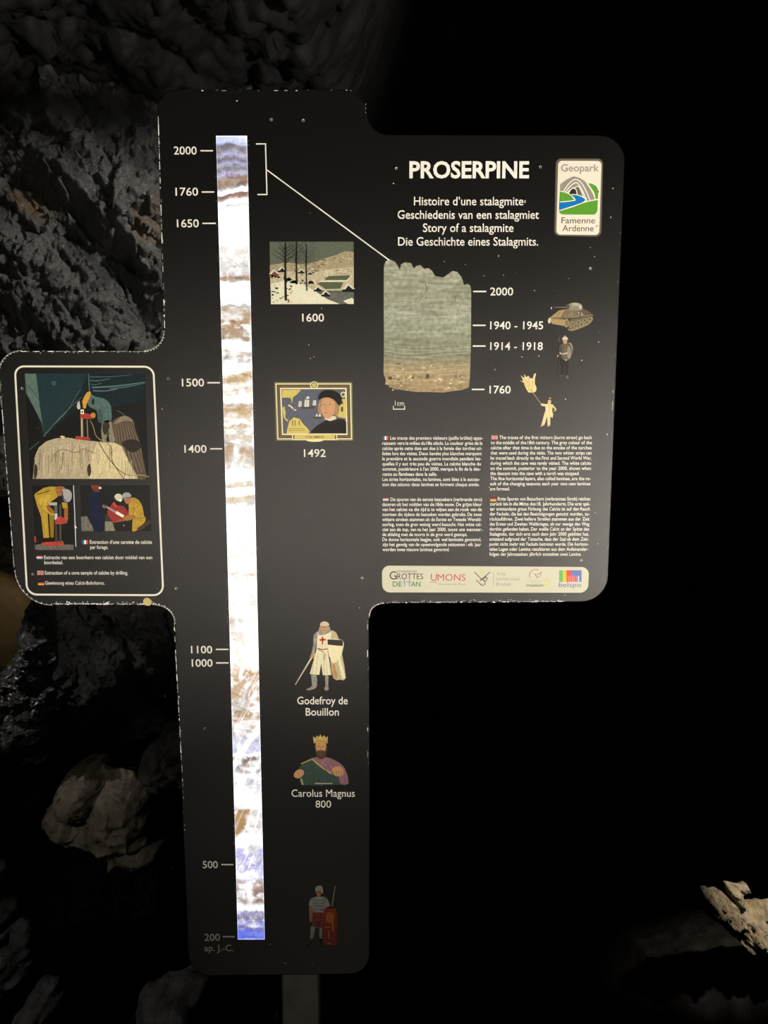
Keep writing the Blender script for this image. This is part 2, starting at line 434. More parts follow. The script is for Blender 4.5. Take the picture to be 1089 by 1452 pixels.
tag(R('crusted_ledge', [(993, 1256), (1012, 1255), (1022, 1264), (1034, 1266), (1026, 1248), (1056, 1256), (1058, 1264), (1046, 1270), (1072, 1276), (1089, 1280),
      (1140, 1268), (1220, 1300), (1220, 1700), (1090, 1700), (1084, 1450), (1072, 1380), (1052, 1342), (1040, 1322), (1020, 1310), (1000, 1294), (994, 1276)],
      1.75, .22, M_LEDGE, 1.8, .04, 20, 33, plat=.5, edge=1.5, shard=.035),
    'pale crusted rock ledge lit warm at the lower right edge', 'rock ledge')

# ================================================================== THE PANEL
base = px(427, 1452); BASE = Vector((base.x, 0, 0))
panel = bpy.data.objects.new('information_panel', None); COL.objects.link(panel); panel.location = BASE
tag(panel, 'tall black cave information panel with side wings and a glowing backlit stalagmite core', 'information panel')

class Gfx:
    """printed artwork: flat coloured shapes laid on the board"""
    def __init__(s, base=.0004): s.v = []; s.f = []; s.m = []; s.mats = []; s.base = base
    def mi(s, m):
        if m not in s.mats: s.mats.append(m)
        return s.mats.index(m)
    def add(s, vs, fs, m):
        k = len(s.v); s.v += [Vector(v) - BASE for v in vs]; i = s.mi(m)
        for f in fs: s.f.append([a + k for a in f]); s.m.append(i)
    def poly(s, pts, m, layer=0, smooth=0):
        if smooth: pts = catmull(pts, smooth)
        vs = [px(a, b, s.base + .00016 * layer) for a, b in pts]
        fs = tessellate_polygon([[Vector((a, -b, 0)) for a, b in pts]])
        out = []
        for f in fs:
            A, B, C_ = (Vector((pts[i][0], -pts[i][1])) for i in f)
            cr = (B - A).x * (C_ - A).y - (B - A).y * (C_ - A).x
            if abs(cr) < 1e-9: continue
            out.append(list(f) if cr > 0 else list(f)[::-1])
        s.add(vs, out, m)
        c = RGB.get(m)
        if c and c[1] >= .2 and s.folds and len(pts) > 4:      # printed folds, grain and tone inside the shape
            xs = [p[0] for p in pts]; yy = [p[1] for p in pts]; x0, x1, y0, y1 = min(xs), max(xs), min(yy), max(yy)
            ar = (x1 - x0) * (y1 - y0)
            if ar < 12: return
            rnd = random.Random(int(x0 * 7 + y0 * 13)); tone = [ink(tuple(min(250, v * k) for v in c[0]), .06) for k in (.62, .8, 1.18, 1.38)]
            def inside(x, y):
                r = False; j = len(pts) - 1
                for i in range(len(pts)):
                    a, b = pts[i], pts[j]
                    if (a[1] > y) != (b[1] > y) and x < (b[0] - a[0]) * (y - a[1]) / (b[1] - a[1]) + a[0]: r = not r
                    j = i
                return r
            ang = rnd.uniform(.9, 2.2)
            for _ in range(int(min(90, ar / 5))):
                x, y = rnd.uniform(x0, x1), rnd.uniform(y0, y1); l = rnd.uniform(.08, .22) * math.sqrt(ar) ; a = ang + rnd.gauss(0, .45)
                q = [(x, y), (x + l * .5 * math.cos(a), y + l * .5 * math.sin(a)), (x + l * math.cos(a + .3), y + l * math.sin(a + .3))]
                if all(inside(*p) for p in q): s.line(q, rnd.uniform(.25, .75), rnd.choice(tone), layer + .5, w2=.2)
    folds = True
    def rect(s, x0, y0, x1, y1, m, layer=0): s.poly([(x0, y0), (x1, y0), (x1, y1), (x0, y1)], m, layer)
    def ell(s, x, y, rx, ry, m, layer=0, n=24, a0=0, a1=360):
        s.poly([(x + rx * math.cos(math.radians(a0 + (a1 - a0) * i / n)), y + ry * math.sin(math.radians(a0 + (a1 - a0) * i / n))) for i in range(n + (a1 - a0 < 360))], m, layer)
    def line(s, pts, wd, m, layer=0, smooth=0, w2=None, closed=False):
        if smooth: pts = catmull(pts, smooth, closed)
        P = [Vector(p) for p in pts]; n = len(P); Lf = []; Rt = []
        for i in range(n):
            if closed: a, b = P[i - 1], P[(i + 1) % n]
            else: a, b = P[max(0, i - 1)], P[min(n - 1, i + 1)]
            t1 = (P[i] - a); t2 = (b - P[i])
            t1 = t1.normalized() if t1.length > 1e-9 else t2.normalized()
            t2 = t2.normalized() if t2.length > 1e-9 else t1
            t = (t1 + t2); t = t.normalized() if t.length > 1e-6 else t1
            nr = Vector((-t.y, t.x)); c = max(.4, abs(nr.dot(Vector((-t1.y, t1.x)))))
            ww = (wd if w2 is None else wd + (w2 - wd) * i / max(1, n - 1)) / 2 / c
            Lf.append(P[i] + nr * ww); Rt.append(P[i] - nr * ww)
        vs = [px(q.x, q.y, s.base + .00016 * layer) for q in Lf + Rt]
        rng = range(n if closed else n - 1)
        s.add(vs, [[(i), (i + 1) % n, (i + 1) % n + n, i + n] for i in rng], m)
    def text(s, body, x, y, cap, m, layer=0, align='l', width=None, bold=0, sx=1.0, justify=None, rot=0):
        if justify:
            ws = body.split(' '); el = [glyphs(t, bold) for t in ws]
            k = cap / .682
            tot = sum(e[2] for e in el) * k * sx; gap = (justify - tot) / max(1, len(ws) - 1)
            if gap < cap * .36:
                sx *= (justify - cap * .42 * (len(ws) - 1)) / tot; tot = sum(e[2] for e in el) * k * sx; gap = (justify - tot) / max(1, len(ws) - 1)
            cx = x
            for e in el: s._put(e, cx, y, k * sx, k, m, layer, 0); cx += e[2] * k * sx + gap
            return
        e = glyphs(body, bold); k = cap / .682
        kx = k * sx if width is None else width / e[2]
        w_ = e[2] * kx
        x -= {'l': 0, 'c': w_ / 2, 'r': w_}[align]
        s._put(e, x, y, kx, k, m, layer, rot)
    def _put(s, e, x, y, kx, ky, m, layer, rot):
        o = px(x, y, s.base + .00016 * layer); sc_ = mpp(x, y); c, n = math.cos(rot), math.sin(rot)
        vs = []
        for a, b in e[0]:
            a *= kx * sc_; b *= ky * sc_
            vs.append(o + Vector((a * c - b * n, 0, a * n + b * c)))
        s.add(vs, e[1], m)
    def build(s, name, parent=None):
        o = link(name, s.v, s.f, s.mats, parent or panel, midx=s.m); return o

def catmull(pts, n, closed=True):
    P = [Vector(p) for p in pts]; k = len(P); out = []
    for i in range(k if closed else k - 1):
        if closed: a, b, c, d = P[i - 1], P[i], P[(i + 1) % k], P[(i + 2) % k]
        else: a, b, c, d = P[max(0, i - 1)], P[i], P[i + 1], P[min(k - 1, i + 2)]
        for j in range(n):
            t = j / n
            out.append(tuple(.5 * ((2 * b) + (c - a) * t + (2 * a - 5 * b + 4 * c - d) * t * t + (3 * b - a - 3 * c + d) * t ** 3)))
    if not closed: out.append(tuple(P[-1]))
    return out

GC = {}
def glyphs(body, bold=0):
    key = (body, bold)
    if key in GC: return GC[key]
    cu = bpy.data.curves.new('lettering', 'FONT'); cu.body = body; cu.resolution_u = 3; cu.offset = bold
    o = bpy.data.objects.new('lettering', cu); COL.objects.link(o)
    dg = bpy.context.evaluated_depsgraph_get(); ev = o.evaluated_get(dg); me = ev.to_mesh()
    vs = [(v.co.x, v.co.y) for v in me.vertices]
    fs = []
    for p in me.polygons:
        f = list(p.vertices)
        fs.append(f if p.normal.z >= 0 else f[::-1])
    ev.to_mesh_clear(); bpy.data.objects.remove(o); bpy.data.curves.remove(cu)
    x0 = min((v[0] for v in vs), default=0); x1 = max((v[0] for v in vs), default=0)
    vs = [(a - x0, b) for a, b in vs]
    GC[key] = (vs, fs, x1 - x0); return GC[key]

def fillet(cs):
    """corner list (x, y, radius) -> rounded outline"""
    out = []; n = len(cs)
    for i in range(n):
        p = Vector(cs[i][:2]); r = cs[i][2]; a = (Vector(cs[i - 1][:2]) - p).normalized(); b = (Vector(cs[(i + 1) % n][:2]) - p).normalized()
        if r <= 0: out.append(tuple(p)); continue
        A, B = p + a * r, p + b * r
        for k in range(11):
            t = k / 10 * math.pi / 2     # ellipse quadrant through the corner
            q = p + a * r * (1 - math.sin(t)) + b * r * (1 - math.cos(t))
            out.append(tuple(q))
    return out

M_BOARD = board_mat()
WHITE = ink((222, 218, 206), .03)
CREAM = ink((226, 221, 203), .03)

# ---- board
OUT = fillet([(222, 127, 30), (516, 127, 34), (524, 191, 26), (887, 192, 38), (861, 853, 36), (523, 856, 20), (524, 1381, 28), (268, 1384, 32),
              (247, 858, 26), (25, 858, 48), (-4, 497, 34), (233, 497, 28)])
HOLE = [(306, 192), (350.3, 192), (375.5, 1333), (337, 1333)]
def build_board(th=.012, ch=.0012):
    G = Gfx(0); n = len(OUT)
    V2 = [Vector(p) for p in OUT]
    ins = []
    for i in range(n):
        a, b = V2[i - 1], V2[(i + 1) % n]; t = (b - a).normalized(); nr = Vector((-t.y, t.x))
        ins.append(V2[i] + nr * .9)
    fr = [px(*p, 0) for p in ins]; rim = [px(*p, -ch) for p in V2]; bk = [px(*p, 0) + Vector((0, th, 0)) for p in V2]
    hf = [px(*p, 0) for p in HOLE]; hb = [v + Vector((0, th, 0)) for v in hf]
    tri = tessellate_polygon([[Vector((v.x, v.z, 0)) for v in fr], [Vector((v.x, v.z, 0)) for v in hf]])
    pts = fr + hf; fs = []; 
    for f in tri:
        A, B, C_ = (pts[i] for i in f)
        cr = (B.x - A.x) * (C_.z - A.z) - (B.z - A.z) * (C_.x - A.x)
        if abs(cr) > 1e-12: fs.append(list(f) if cr > 0 else list(f)[::-1])
    G.add(pts, fs, M_BOARD)
    G.add(bk + hb, [f[::-1] for f in fs], M_BOARD)
    # outline runs clockwise in the picture
    G.add(fr + rim, [[i, (i + 1) % n, n + (i + 1) % n, n + i][::-1] for i in range(n)], M_BOARD)
    G.add(rim + bk, [[i, (i + 1) % n, n + (i + 1) % n, n + i][::-1] for i in range(n)], M_BOARD)
    G.add(hf + hb, [[i, (i + 1) % 4, 4 + (i + 1) % 4, 4 + i] for i in range(4)], M_BOARD)
    G.base = .0003
    # worn, chipped edges, their glints painted white, and specks in the laminate
    chip_glint = ink((235, 232, 225), .05); chip2 = ink((150, 147, 140), .1)
    rnd = random.Random(3)
    def fleck(x, y, a, b, m):
        k = rnd.randint(4, 6); r0 = rnd.random() * 6
        G.poly([(x + a * math.cos(r0 + 6.283 * i / k) * rnd.uniform(.55, 1), y + b * math.sin(r0 + 6.283 * i / k) * rnd.uniform(.55, 1)) for i in range(k)], m, rnd.randint(0, 2))
    def along(x0, y0, x1, y1, num, smin, smax, dx, dy, line=0):
        for _ in range(num):
            t = rnd.random(); s_ = rnd.uniform(smin, smax) * (1.8 if rnd.random() < .08 else 1)
            j = rnd.random() ** 2
            fleck(x0 + (x1 - x0) * t + dx * j + (s_ * .5 if dx > 0 else 0), y0 + (y1 - y0) * t + dy * j, s_ * (1 if dx == 0 else .6), s_ * (1 if dy == 0 else .6), chip_glint if rnd.random() < .8 else chip2)
        if line:
            t = 0
            while t < 1:
                l = rnd.uniform(.004, .05)
                if rnd.random() < line:
                    G.line([(x0 + (x1 - x0) * t + (.9 if dx > 0 else -1.5 if dx < 0 else 0), y0 + (y1 - y0) * t - (.9 if dy < 0 else -.9 if dy > 0 else 0)),
                            (x0 + (x1 - x0) * min(1, t + l) + (.9 if dx > 0 else -1.5 if dx < 0 else 0), y0 + (y1 - y0) * min(1, t + l) - (.9 if dy < 0 else -.9 if dy > 0 else 0))], rnd.uniform(.6, 1.3), chip_glint if rnd.random() < .5 else chip2, 0)
                t += l + rnd.uniform(0, .02)
    along(223.4, 165, 232.6, 465, 75, .45, 1.0, 2.5, 0, .75)
    along(30, 497.5, 208, 497.5, 45, .5, 1.2, 0, 3, .75)
    along(-1, 540, 19, 805, 60, .4, .9, 2.5, 0, .85)
    along(72, 857, 222, 857.3, 95, .6, 1.7, 0, -4, .85)
    along(246, 884, 256.5, 1080, 45, .4, .9, 2, 0, .7)
    along(257, 1085, 262, 1200, 8, .4, .7, 2, 0, .3)
    along(548, 855.2, 800, 853.6, 110, .5, 1.2, 0, -4, .6)
    along(518.5, 135, 519, 165, 5, .5, .8, -2, 0)
    along(260, 127.6, 510, 127.6, 10, .4, .8, 0, 2, .2)
    along(522.6, 880, 523, 1100, 8, .4, .7, -2, 0, .15)
    along(883, 250, 867.5, 640, 14, .4, .7, -2, 0, .1)
    for arc in (OUT[99:110], OUT[88:99], OUT[121:132], OUT[55:66], OUT[110:121]):
        for (a, b) in arc:
            for _ in range(4): fleck(a + rnd.uniform(-.6, 1.2), b + rnd.uniform(-1.8, .4) if b > 600 else b + rnd.uniform(.3, 1.8), rnd.uniform(.4, 1.1), rnd.uniform(.4, .9), chip_glint)
        G.line(arc, .9, chip2, 0)
    # glare at the core window's edge, painted as white flecks
    for _ in range(80):
        t = rnd.random(); sd = rnd.random() < .6
        x = (305 + 31 * t - rnd.uniform(0, 1.6)) if sd else (351.5 + 25 * t + rnd.uniform(0, 1.6))
        fleck(x, 195 + 1130 * t, rnd.uniform(.3, .6), rnd.uniform(.3, .6), chip_glint)
    # loose specks and scratches
    for (x, y, a, b) in [(558, 260, 1.2, 1), (707, 363, .9, 2), (630, 371, .8, 1.3), (660, 375, 1.3, .5), (714, 390, .8, 1.3), (686, 391, 1.3, .6), (758, 412, .9, 1), (782, 437, 1, 2.2),
                         (869, 267, 1.1, 1.6), (866, 308, .8, 1.9), (849, 485, .9, 1), (825, 511, 1, 1), (764, 505, .9, 1.1), (740, 506, 1.3, .5), (802, 566, 1.1, 1.1), (702, 524, 1, .9), (861, 616, .8, 1.8),
                         (837, 351, .7, .8), (843, 364, .8, .7), (806, 395, .9, .5), (440, 302, .8, .6), (438, 489, 1.1, .9), (456, 437, .8, 1), (445, 506, .8, .7), (440, 508, 1, .8), (291, 1032, 1.6, .8), (289, 1034, 1, .7),
                         (230, 580, 1.1, .7), (684, 752, .9, .7), (694, 691, 1, .7), (844, 727, 1, 1), (848, 771, 1.5, .6), (697, 724, .7, .7), (404, 1366, 1.2, 1), (443, 1367, 1, .8), (383, 1339, .8, 1.5), (801, 844, 1, .7), (336, 143, 1.5, 1), (510, 862, 1, .7)]:
        fleck(x, y, a, b, chip_glint)
    for _ in range(110):
        x, y = rnd.choice([(rnd.uniform(550, 870), rnd.uniform(200, 850)), (rnd.uniform(230, 515), rnd.uniform(135, 1370)), (rnd.uniform(25, 240), rnd.uniform(505, 850))])
        if 300 < x < 380: continue
        fleck(x, y, rnd.uniform(.25, .6), rnd.uniform(.25, .8), chip2)
    # a dab of glue near the left wing's lower edge
    G.poly([(204, 857), (203, 852), (206, 848), (211, 848.5), (215, 852), (214, 857), (210, 859)], ink((190, 172, 110), .2), 2, 4)
    return G.build('board')
build_board()

# ---- the glowing core
def core():
    NU, NV = 46, 1142
    v = np.linspace(0, 1, NV); u = np.linspace(0, 1, NU)
    U, V = np.meshgrid(u, v); Yp = 192 + 1141 * V
    tl, tr, br, bl = HOLE
    q = np.stack([U.ravel() * 44, Yp.ravel(), np.zeros(U.size)], -1)
    warp = (5 * fbm(q * [.05, .03, 1], 1, 4, seed=101) + 2.5 * fbm(q * [.15, .1, 1], 1, 3, seed=102)).reshape(U.shape)
    Yw = Yp + warp + 3 * (U - .5) * np.sin(Yp / 37)
    Wt = (255, 255, 255)
    # y, stain colour, amount, grain (0 = smooth, 1 = blotchy)
    T = [(192, (205, 220, 255), .8, 0), (203, (190, 205, 250), .9, .1), (207, (102, 92, 108), 1, .15), (213, (112, 102, 122), 1, .2), (219, (168, 164, 198), 1, .3), (226, (98, 88, 102), 1, .2), (233, (172, 168, 205), 1, .3), (240, (104, 94, 110), 1, .2), (246, (160, 150, 195), 1, .3),
         (252, (125, 98, 85), 1, .2), (258, (150, 110, 70), 1, .2), (264, (98, 72, 58), 1, .2), (267, (110, 90, 85), .9, .5), (270, Wt, 0, 0), (274, Wt, .1, 0), (275, (135, 95, 78), 1, 0), (280, (160, 122, 105), 1, 0), (283, (215, 200, 195), .7, 0), (285, Wt, 0, 0),
         (291, Wt, 0, 0), (293, (180, 170, 165), .9, .2), (296, Wt, 0, 0), (345, Wt, 0, 0), (352, (222, 215, 205), .9, .7), (372, (214, 206, 195), .9, .9), (388, (196, 190, 186), .9, .7), (394, (160, 128, 100), 1, .3), (398, (165, 138, 118), 1, .4), (402, Wt, 0, 0),
         (423, Wt, 0, 0), (426, (130, 120, 115), .6, 0), (428, Wt, 0, 0), (432, (120, 100, 85), .8, .3), (436, (175, 148, 112), 1, .5), (462, (168, 132, 88), 1, .7), (482, (160, 138, 112), 1, .7), (487, Wt, 0, 0),
         (494, Wt, 0, .2), (500, (180, 160, 135), .9, .7), (515, (176, 168, 156), .9, .7), (519, Wt, 0, 0), (527, Wt, 0, 0), (530, (196, 165, 110), 1, .7), (540, (180, 148, 98), 1, .8), (545, (205, 185, 145), .5, .8), (552, (205, 165, 105), .9, .9), (560, (205, 180, 140), .6, 1), (569, Wt, 0, 0),
         (573, (180, 148, 105), 1, .3), (590, (190, 155, 108), 1, .6), (597, (195, 170, 125), .7, .5), (600, Wt, 0, 0), (604, (190, 160, 112), .9, .6), (612, (180, 155, 118), .8, .9), (626, (172, 156, 132), .8, 1), (632, (165, 135, 98), 1, .4), (650, (172, 138, 96), 1, .5), (664, (190, 160, 120), .9, .8), (669, Wt, 0, 0),
         (681, Wt, 0, 0), (685, (190, 165, 120), .9, .6), (691, (190, 165, 125), .8, .6), (694, Wt, 0, 0), (702, Wt, .2, 0), (705, (190, 160, 112), .9, .5), (713, (178, 160, 136), .9, .5), (717, (195, 205, 220), .7, .9), (722, Wt, 0, 0), (755, Wt, 0, 0), (760, (170, 170, 175), .4, 1), (768, Wt, .1, .6),
         (780, (205, 185, 150), .6, 1), (792, (200, 170, 120), .6, 1), (797, Wt, 0, 0), (810, Wt, 0, 0), (815, (195, 160, 110), .9, .8), (822, (200, 170, 130), .8, .9), (827, Wt, 0, .4), (840, (175, 172, 165), .5, 1), (860, (170, 165, 158), .6, 1), (868, Wt, .1, .5),
         (880, (190, 168, 130), .8, 1), (900, (180, 155, 120), .6, 1), (918, (190, 170, 135), .5, 1), (940, (200, 175, 140), .5, 1), (952, (190, 150, 100), 1, .6), (970, (185, 145, 95), .9, .9), (990, (180, 142, 98), .9, .9), (1015, (175, 140, 100), 1, .7), (1034, (170, 142, 115), .9, .8), (1042, (178, 172, 182), .9, .7),
         (1050, (190, 190, 215), .9, .4), (1066, (180, 180, 225), .9, .3), (1069, Wt, 0, 0), (1072, (120, 100, 98), 1, .7), (1085, (130, 105, 90), 1, .9), (1098, (165, 150, 150), .8, .8), (1102, Wt, 0, 0), (1106, (160, 158, 178), .8, .7), (1120, (160, 162, 180), .8, .9), (1132, Wt, .1, .6), (1142, Wt, 0, .5),
         (1150, (175, 160, 150), .7, 1), (1180, (170, 152, 150), .7, 1), (1188, Wt, .1, .5), (1196, Wt, .2, .5), (1204, (165, 160, 220), .8, 1), (1225, (150, 148, 210), .9, .9), (1245, (170, 168, 225), .7, 1), (1252, (140, 105, 90), .8, 1), (1268, (135, 95, 78), 1, .8), (1280, (150, 115, 100), 1, .7), (1285, Wt, .2, .3), (1288, Wt, 0, 0),
         (1292, (150, 145, 205), .9, .5), (1300, (115, 108, 140), 1, .8), (1308, (145, 145, 220), 1, .6), (1316, (110, 110, 170), 1, .6), (1319, (95, 110, 225), 1, .2), (1330, (88, 110, 230), 1, 0), (1334, (150, 165, 255), 1, 0)]
    ty = [t[0] for t in T]
    colr = np.stack([np.interp(Yw, ty, [lin(t[1][k]) for t in T]) for k in range(3)], -1)
    amt = np.interp(Yw, ty, [t[2] for t in T]); gr = np.interp(Yw, ty, [t[3] for t in T])
    n1 = fbm(q * [.11, .16, 1], 1, 4, .6, seed=111).reshape(U.shape)
    n2 = ridged(q * [.06, .035, 1] + [0, 0, 4], 1, 4, .6, seed=112).reshape(U.shape)
    n3 = fbm(q * [.04, .22, 1], 1, 4, .6, seed=113).reshape(U.shape)
    sp = sstep(-.40, .40, .8 * n1 + .5 * n3 + .1) * (1 - .9 * sstep(.72, .9, n2))
    a = amt * ((1 - gr) + gr * sp)
    # white triangle at 650, pale right half near 890, tan shard at 1160, white cleft at 1268
    a *= 1 - np.exp(-((U - .38) / (.05 + .15 * sstep(630, 664, Yp))) ** 2) * sstep(630, 636, Yp) * sstep(672, 664, Yp)
    a *= 1 - .9 * sstep(.45, .6, U) * sstep(865, 875, Yp) * sstep(950, 940, Yp)
    a *= 1 - np.exp(-((U - .48) / .12) ** 2) * sstep(1246, 1255, Yp) * sstep(1290, 1278, Yp)
    # crystal needles in the lower part
    dia = q @ np.array([.5, .32, 0]); need = (1 - sstep(.03, .13, np.abs(vnoise(np.stack([dia * .3, q[:, 0] * .02, q[:, 1] * .01], -1), 131)).reshape(U.shape))) * sstep(935, 950, Yp) * sstep(1255, 1240, Yp)
    a = a * (1 - .8 * need)
    shard = sstep(.50, .32, U + (Yp - 1165) / 80 + .25 * n1) * sstep(1138, 1152, Yp + 8 * n3) * sstep(1194, 1180, Yp) * (1 - .6 * need)
    hair = 1 - sstep(.0, .09, np.abs(vnoise(q * [.05, .20, 1] + [3, 8, 9] + .8 * np.stack([fbm(q * [.05, .05, 1], 1, 3, seed=141)] * 3, -1), 143)).reshape(U.shape))
    vein = 1 - sstep(.0, .05, np.abs(vnoise(q * [.16, .05, 1] + [0, 3, 5], 147)).reshape(U.shape))
    n5 = fbm(q * [.30, .34, 1], 1, 3, .6, seed=151).reshape(U.shape)
    cloud = sstep(.05, .45, fbm(q * [.05, .035, 1], 1, 4, .6, seed=153).reshape(U.shape)) * (.35 + .65 * amt)
    wht = 1.35 - .62 * cloud - .25 * np.maximum(0, n5) * amt
    wc = wht[..., None] * np.array([1, .99, .985])
    dark = (1 + .28 * n1 + .22 * n3 + .22 * n5) * (1 - .35 * hair) + .5 * vein
    c = (1 - a)[..., None] * wc + a[..., None] * colr * dark[..., None]
    c = c * (1 - .30 * (hair * (amt * .8 + .08))[..., None])
    tan = np.array([lin(178), lin(140), lin(92)])
    c = c * (1 - shard[..., None]) + shard[..., None] * tan * (1 + .3 * n1)[..., None]
    rim = np.maximum(sstep(.035, .0, U), sstep(.965, 1, U)); rim = np.maximum(rim, np.maximum(sstep(195, 192.5, Yp), sstep(1330, 1332.5, Yp)))
    c = c + rim[..., None] * np.array([.75, .8, 1.0]) * .6
    c = np.clip(c, 0, 2.2)
    P = []
    for j in range(NV):
        yy = 192 + 1141 * v[j]
        xl = tl[0] + (bl[0] - tl[0]) * v[j]; xr = tr[0] + (br[0] - tr[0]) * v[j]
        L_, R_ = px(xl, yy, -.002), px(xr, yy, -.002)
        P += [L_.lerp(R_, t) - BASE for t in u]
    idx = np.arange(NU * NV).reshape(NV, NU)
    qd = np.stack([idx[:-1, :-1], idx[1:, :-1], idx[1:, 1:], idx[:-1, 1:]], -1).reshape(-1, 4).tolist()
    k = len(P)
    cor = [idx[0, 0], idx[-1, 0], idx[-1, -1], idx[0, -1]]
    P += [P[i] + Vector((0, .009, 0)) for i in cor]
    qd += [[k + 3, k + 2, k + 1, k], [int(cor[0]), k, k + 1, int(cor[1])], [int(cor[2]), k + 2, k + 3, int(cor[3])]]
    m, nt, N, L, b = nodes('backlit_calcite')
    at = N.new('ShaderNodeAttribute'); at.attribute_name = 'calcite'
    L.new(at.outputs['Color'], b.inputs['Emission Color']); b.inputs['Emission Strength'].default_value = 1
    b.inputs['Base Color'].default_value = (.06, .06, .06, 1); b.inputs['Roughness'].default_value = .3
    o = link('core_sample', P, qd, m, panel)
    ca = o.data.color_attributes.new('calcite', 'FLOAT_COLOR', 'POINT')
    full = np.zeros((len(P), 4)); full[:, 3] = 1; full[:NU * NV, :3] = c.reshape(-1, 3)
    ca.data.foreach_set('color', full.ravel())
    o['label'] = 'glowing polished calcite core lit from behind'
core()

# ---- post
def post():
    a, b = px(399, 1384, -.014), px(453, 1384, -.014)
    zt = px(420, 1340).z; x0, x1 = a.x - BASE.x, b.x - BASE.x; y0, y1 = .0125, .062; r = .004
    ring = [(x0 + r, y0), (x1 - r, y0), (x1, y0 + r), (x1, y1 - r), (x1 - r, y1), (x0 + r, y1), (x0, y1 - r), (x0, y0 + r)]
    V = [Vector((x, y, z)) for z in (-.01, zt) for x, y in ring]; n = 8
    fs = [[i, (i + 1) % n, n + (i + 1) % n, n + i] for i in range(n)] + [list(range(n))[::-1], [n + i for i in range(n)]]
    link('post', V, fs, metal_mat('weathered_steel', (.22, .21, .185), .6), panel)
    # foot plate
    V = [Vector((x, y, z)) for z in (0, .008) for x, y in ((x0 - .05, y0 - .035), (x1 + .05, y0 - .035), (x1 + .05, y1 + .04), (x0 - .05, y1 + .04))]
post()

# ---- screws
M_SCREW = metal_mat('zinc_screw', (.5, .5, .48), .15); M_HOLE = ink((14, 13, 12), .05)
def screw_mesh():
    V = []; fs = []; mi = []; n = 20
    prof = [(.0046, 0), (.0043, .0012), (.0038, .0016), (.0017, .0003), (.0012, .00025)]
    for r, h in prof: V += [Vector((r * math.cos(6.2832 * i / n), -h, r * math.sin(6.2832 * i / n))) for i in range(n)]
    for k in range(len(prof) - 1):
        for i in range(n): fs.append([k * n + i, k * n + (i + 1) % n, (k + 1) * n + (i + 1) % n, (k + 1) * n + i]); mi.append(0 if k == 2 else 1)
    fs.append([4 * n + i for i in range(n)]); mi.append(1)
    me = bpy.data.meshes.new('screw'); me.from_pydata(V, [], fs); me.materials.append(M_SCREW); me.materials.append(M_HOLE)
    me.polygons.foreach_set('material_index', mi); me.polygons.foreach_set('use_smooth', [True] * len(fs)); me.update(); return me
SM = screw_mesh()
for (x, y) in [(385, 170), (430, 171), (562, 239), (766, 237), (837, 381), (239, 537), (32, 551), (47, 814), (250, 834), (514, 819), (824, 794)]:
    o = bpy.data.objects.new('screw', SM); COL.objects.link(o); o.parent = panel; o.location = px(x, y) - BASE; o.scale = (.8, 1, .8)

# ================================================================== PRINT: years, lines, titles
def year(body, x0, x1, by, tick=None, cap=10.6):
    g = Gfx(); g.text(body, x0, by, cap, WHITE, width=x1 - x0, bold=.008)
    if tick: g.line([(tick[0], tick[2]), (tick[1], tick[2])], 1.9, WHITE)
    g.build('year_mark')
year('2000', 246.5, 279, 219, (284, 302, 213.8)); year('1760', 249, 281, 277.3, (286, 304, 272.2)); year('1650', 251, 282, 322.2, (287, 306, 316.7))
year('1500', 258, 289.5, 547.8, (294, 312, 542.7)); year('1400', 261.5, 293, 641.8, (298, 315, 636.4)); year('1100', 271, 301, 926.3, (306, 324, 920.8))
year('1000', 272, 301.5, 945.2, (306.5, 324, 940)); year('500', 287.5, 309, 1231, (314, 331, 1226)); year('200', 290, 312, 1334, (316, 333, 1328.2))
g = Gfx(); g.text('ap. J.-C.', 290, 1348.6, 9.6, WHITE, width=41); g.build('year_mark')
year('2000', 695, 727.5, 418.8, (671, 689.5, 413.3)); year('1940 - 1945', 695, 770, 466.8, (670.5, 688.5, 461.3))
year('1914 - 1918', 695, 769.5, 496.2, (670.5, 688.5, 490.7)); year('1760', 694, 724, 557.8, (669, 687, 552.2))
year('1600', 428.5, 459.5, 455.8); year('1492', 431, 462, 647.8)
g = Gfx(); g.line([(363, 204), (376.5, 204), (378.5, 275.8), (365, 275.8)], 1.7, WHITE)
g.line([(377.8, 240.5), (552, 369)], 1.7, WHITE, 1); g.build('pointer_line')
g = Gfx(); g.text('1cm', 560, 575, 6.6, WHITE, width=13); g.line([(557.8, 575.5), (557.8, 580.2), (573.8, 580.2), (573.8, 575.5)], 1.2, WHITE); g.build('scale_bar')
g = Gfx(); g.text('PROSERPINE', 580.5, 252, 21.5, WHITE, width=169.5, bold=.028); g.build('title')
g = Gfx()
for s, a, b, y in [("Histoire d’une stalagmite", 587, 742, 291), ("Geschiedenis van een stalagmiet", 563.8, 764, 310.2), ("Story of a stalagmite", 599.7, 728, 328.8), ("Die Geschichte eines Stalagmits.", 564.5, 763, 348.2)]:
    g.text(s, a, y, 11.4, WHITE, width=b - a, bold=.006)
g.text('*', 743, 291, 7, WHITE, width=2.4); g.build('subtitle')
g = Gfx(); g.text('Godefroy de', 421.5, 998.6, 11, WHITE, width=71.5, bold=.006); g.text('Bouillon', 433.5, 1014.6, 11, WHITE, width=47, bold=.006); g.build('caption')
g = Gfx(); g.text('Carolus Magnus', 413.5, 1129.8, 10.8, WHITE, width=89.5); g.text('800', 447.5, 1145.2, 10.6, WHITE, width=22); g.build('caption')

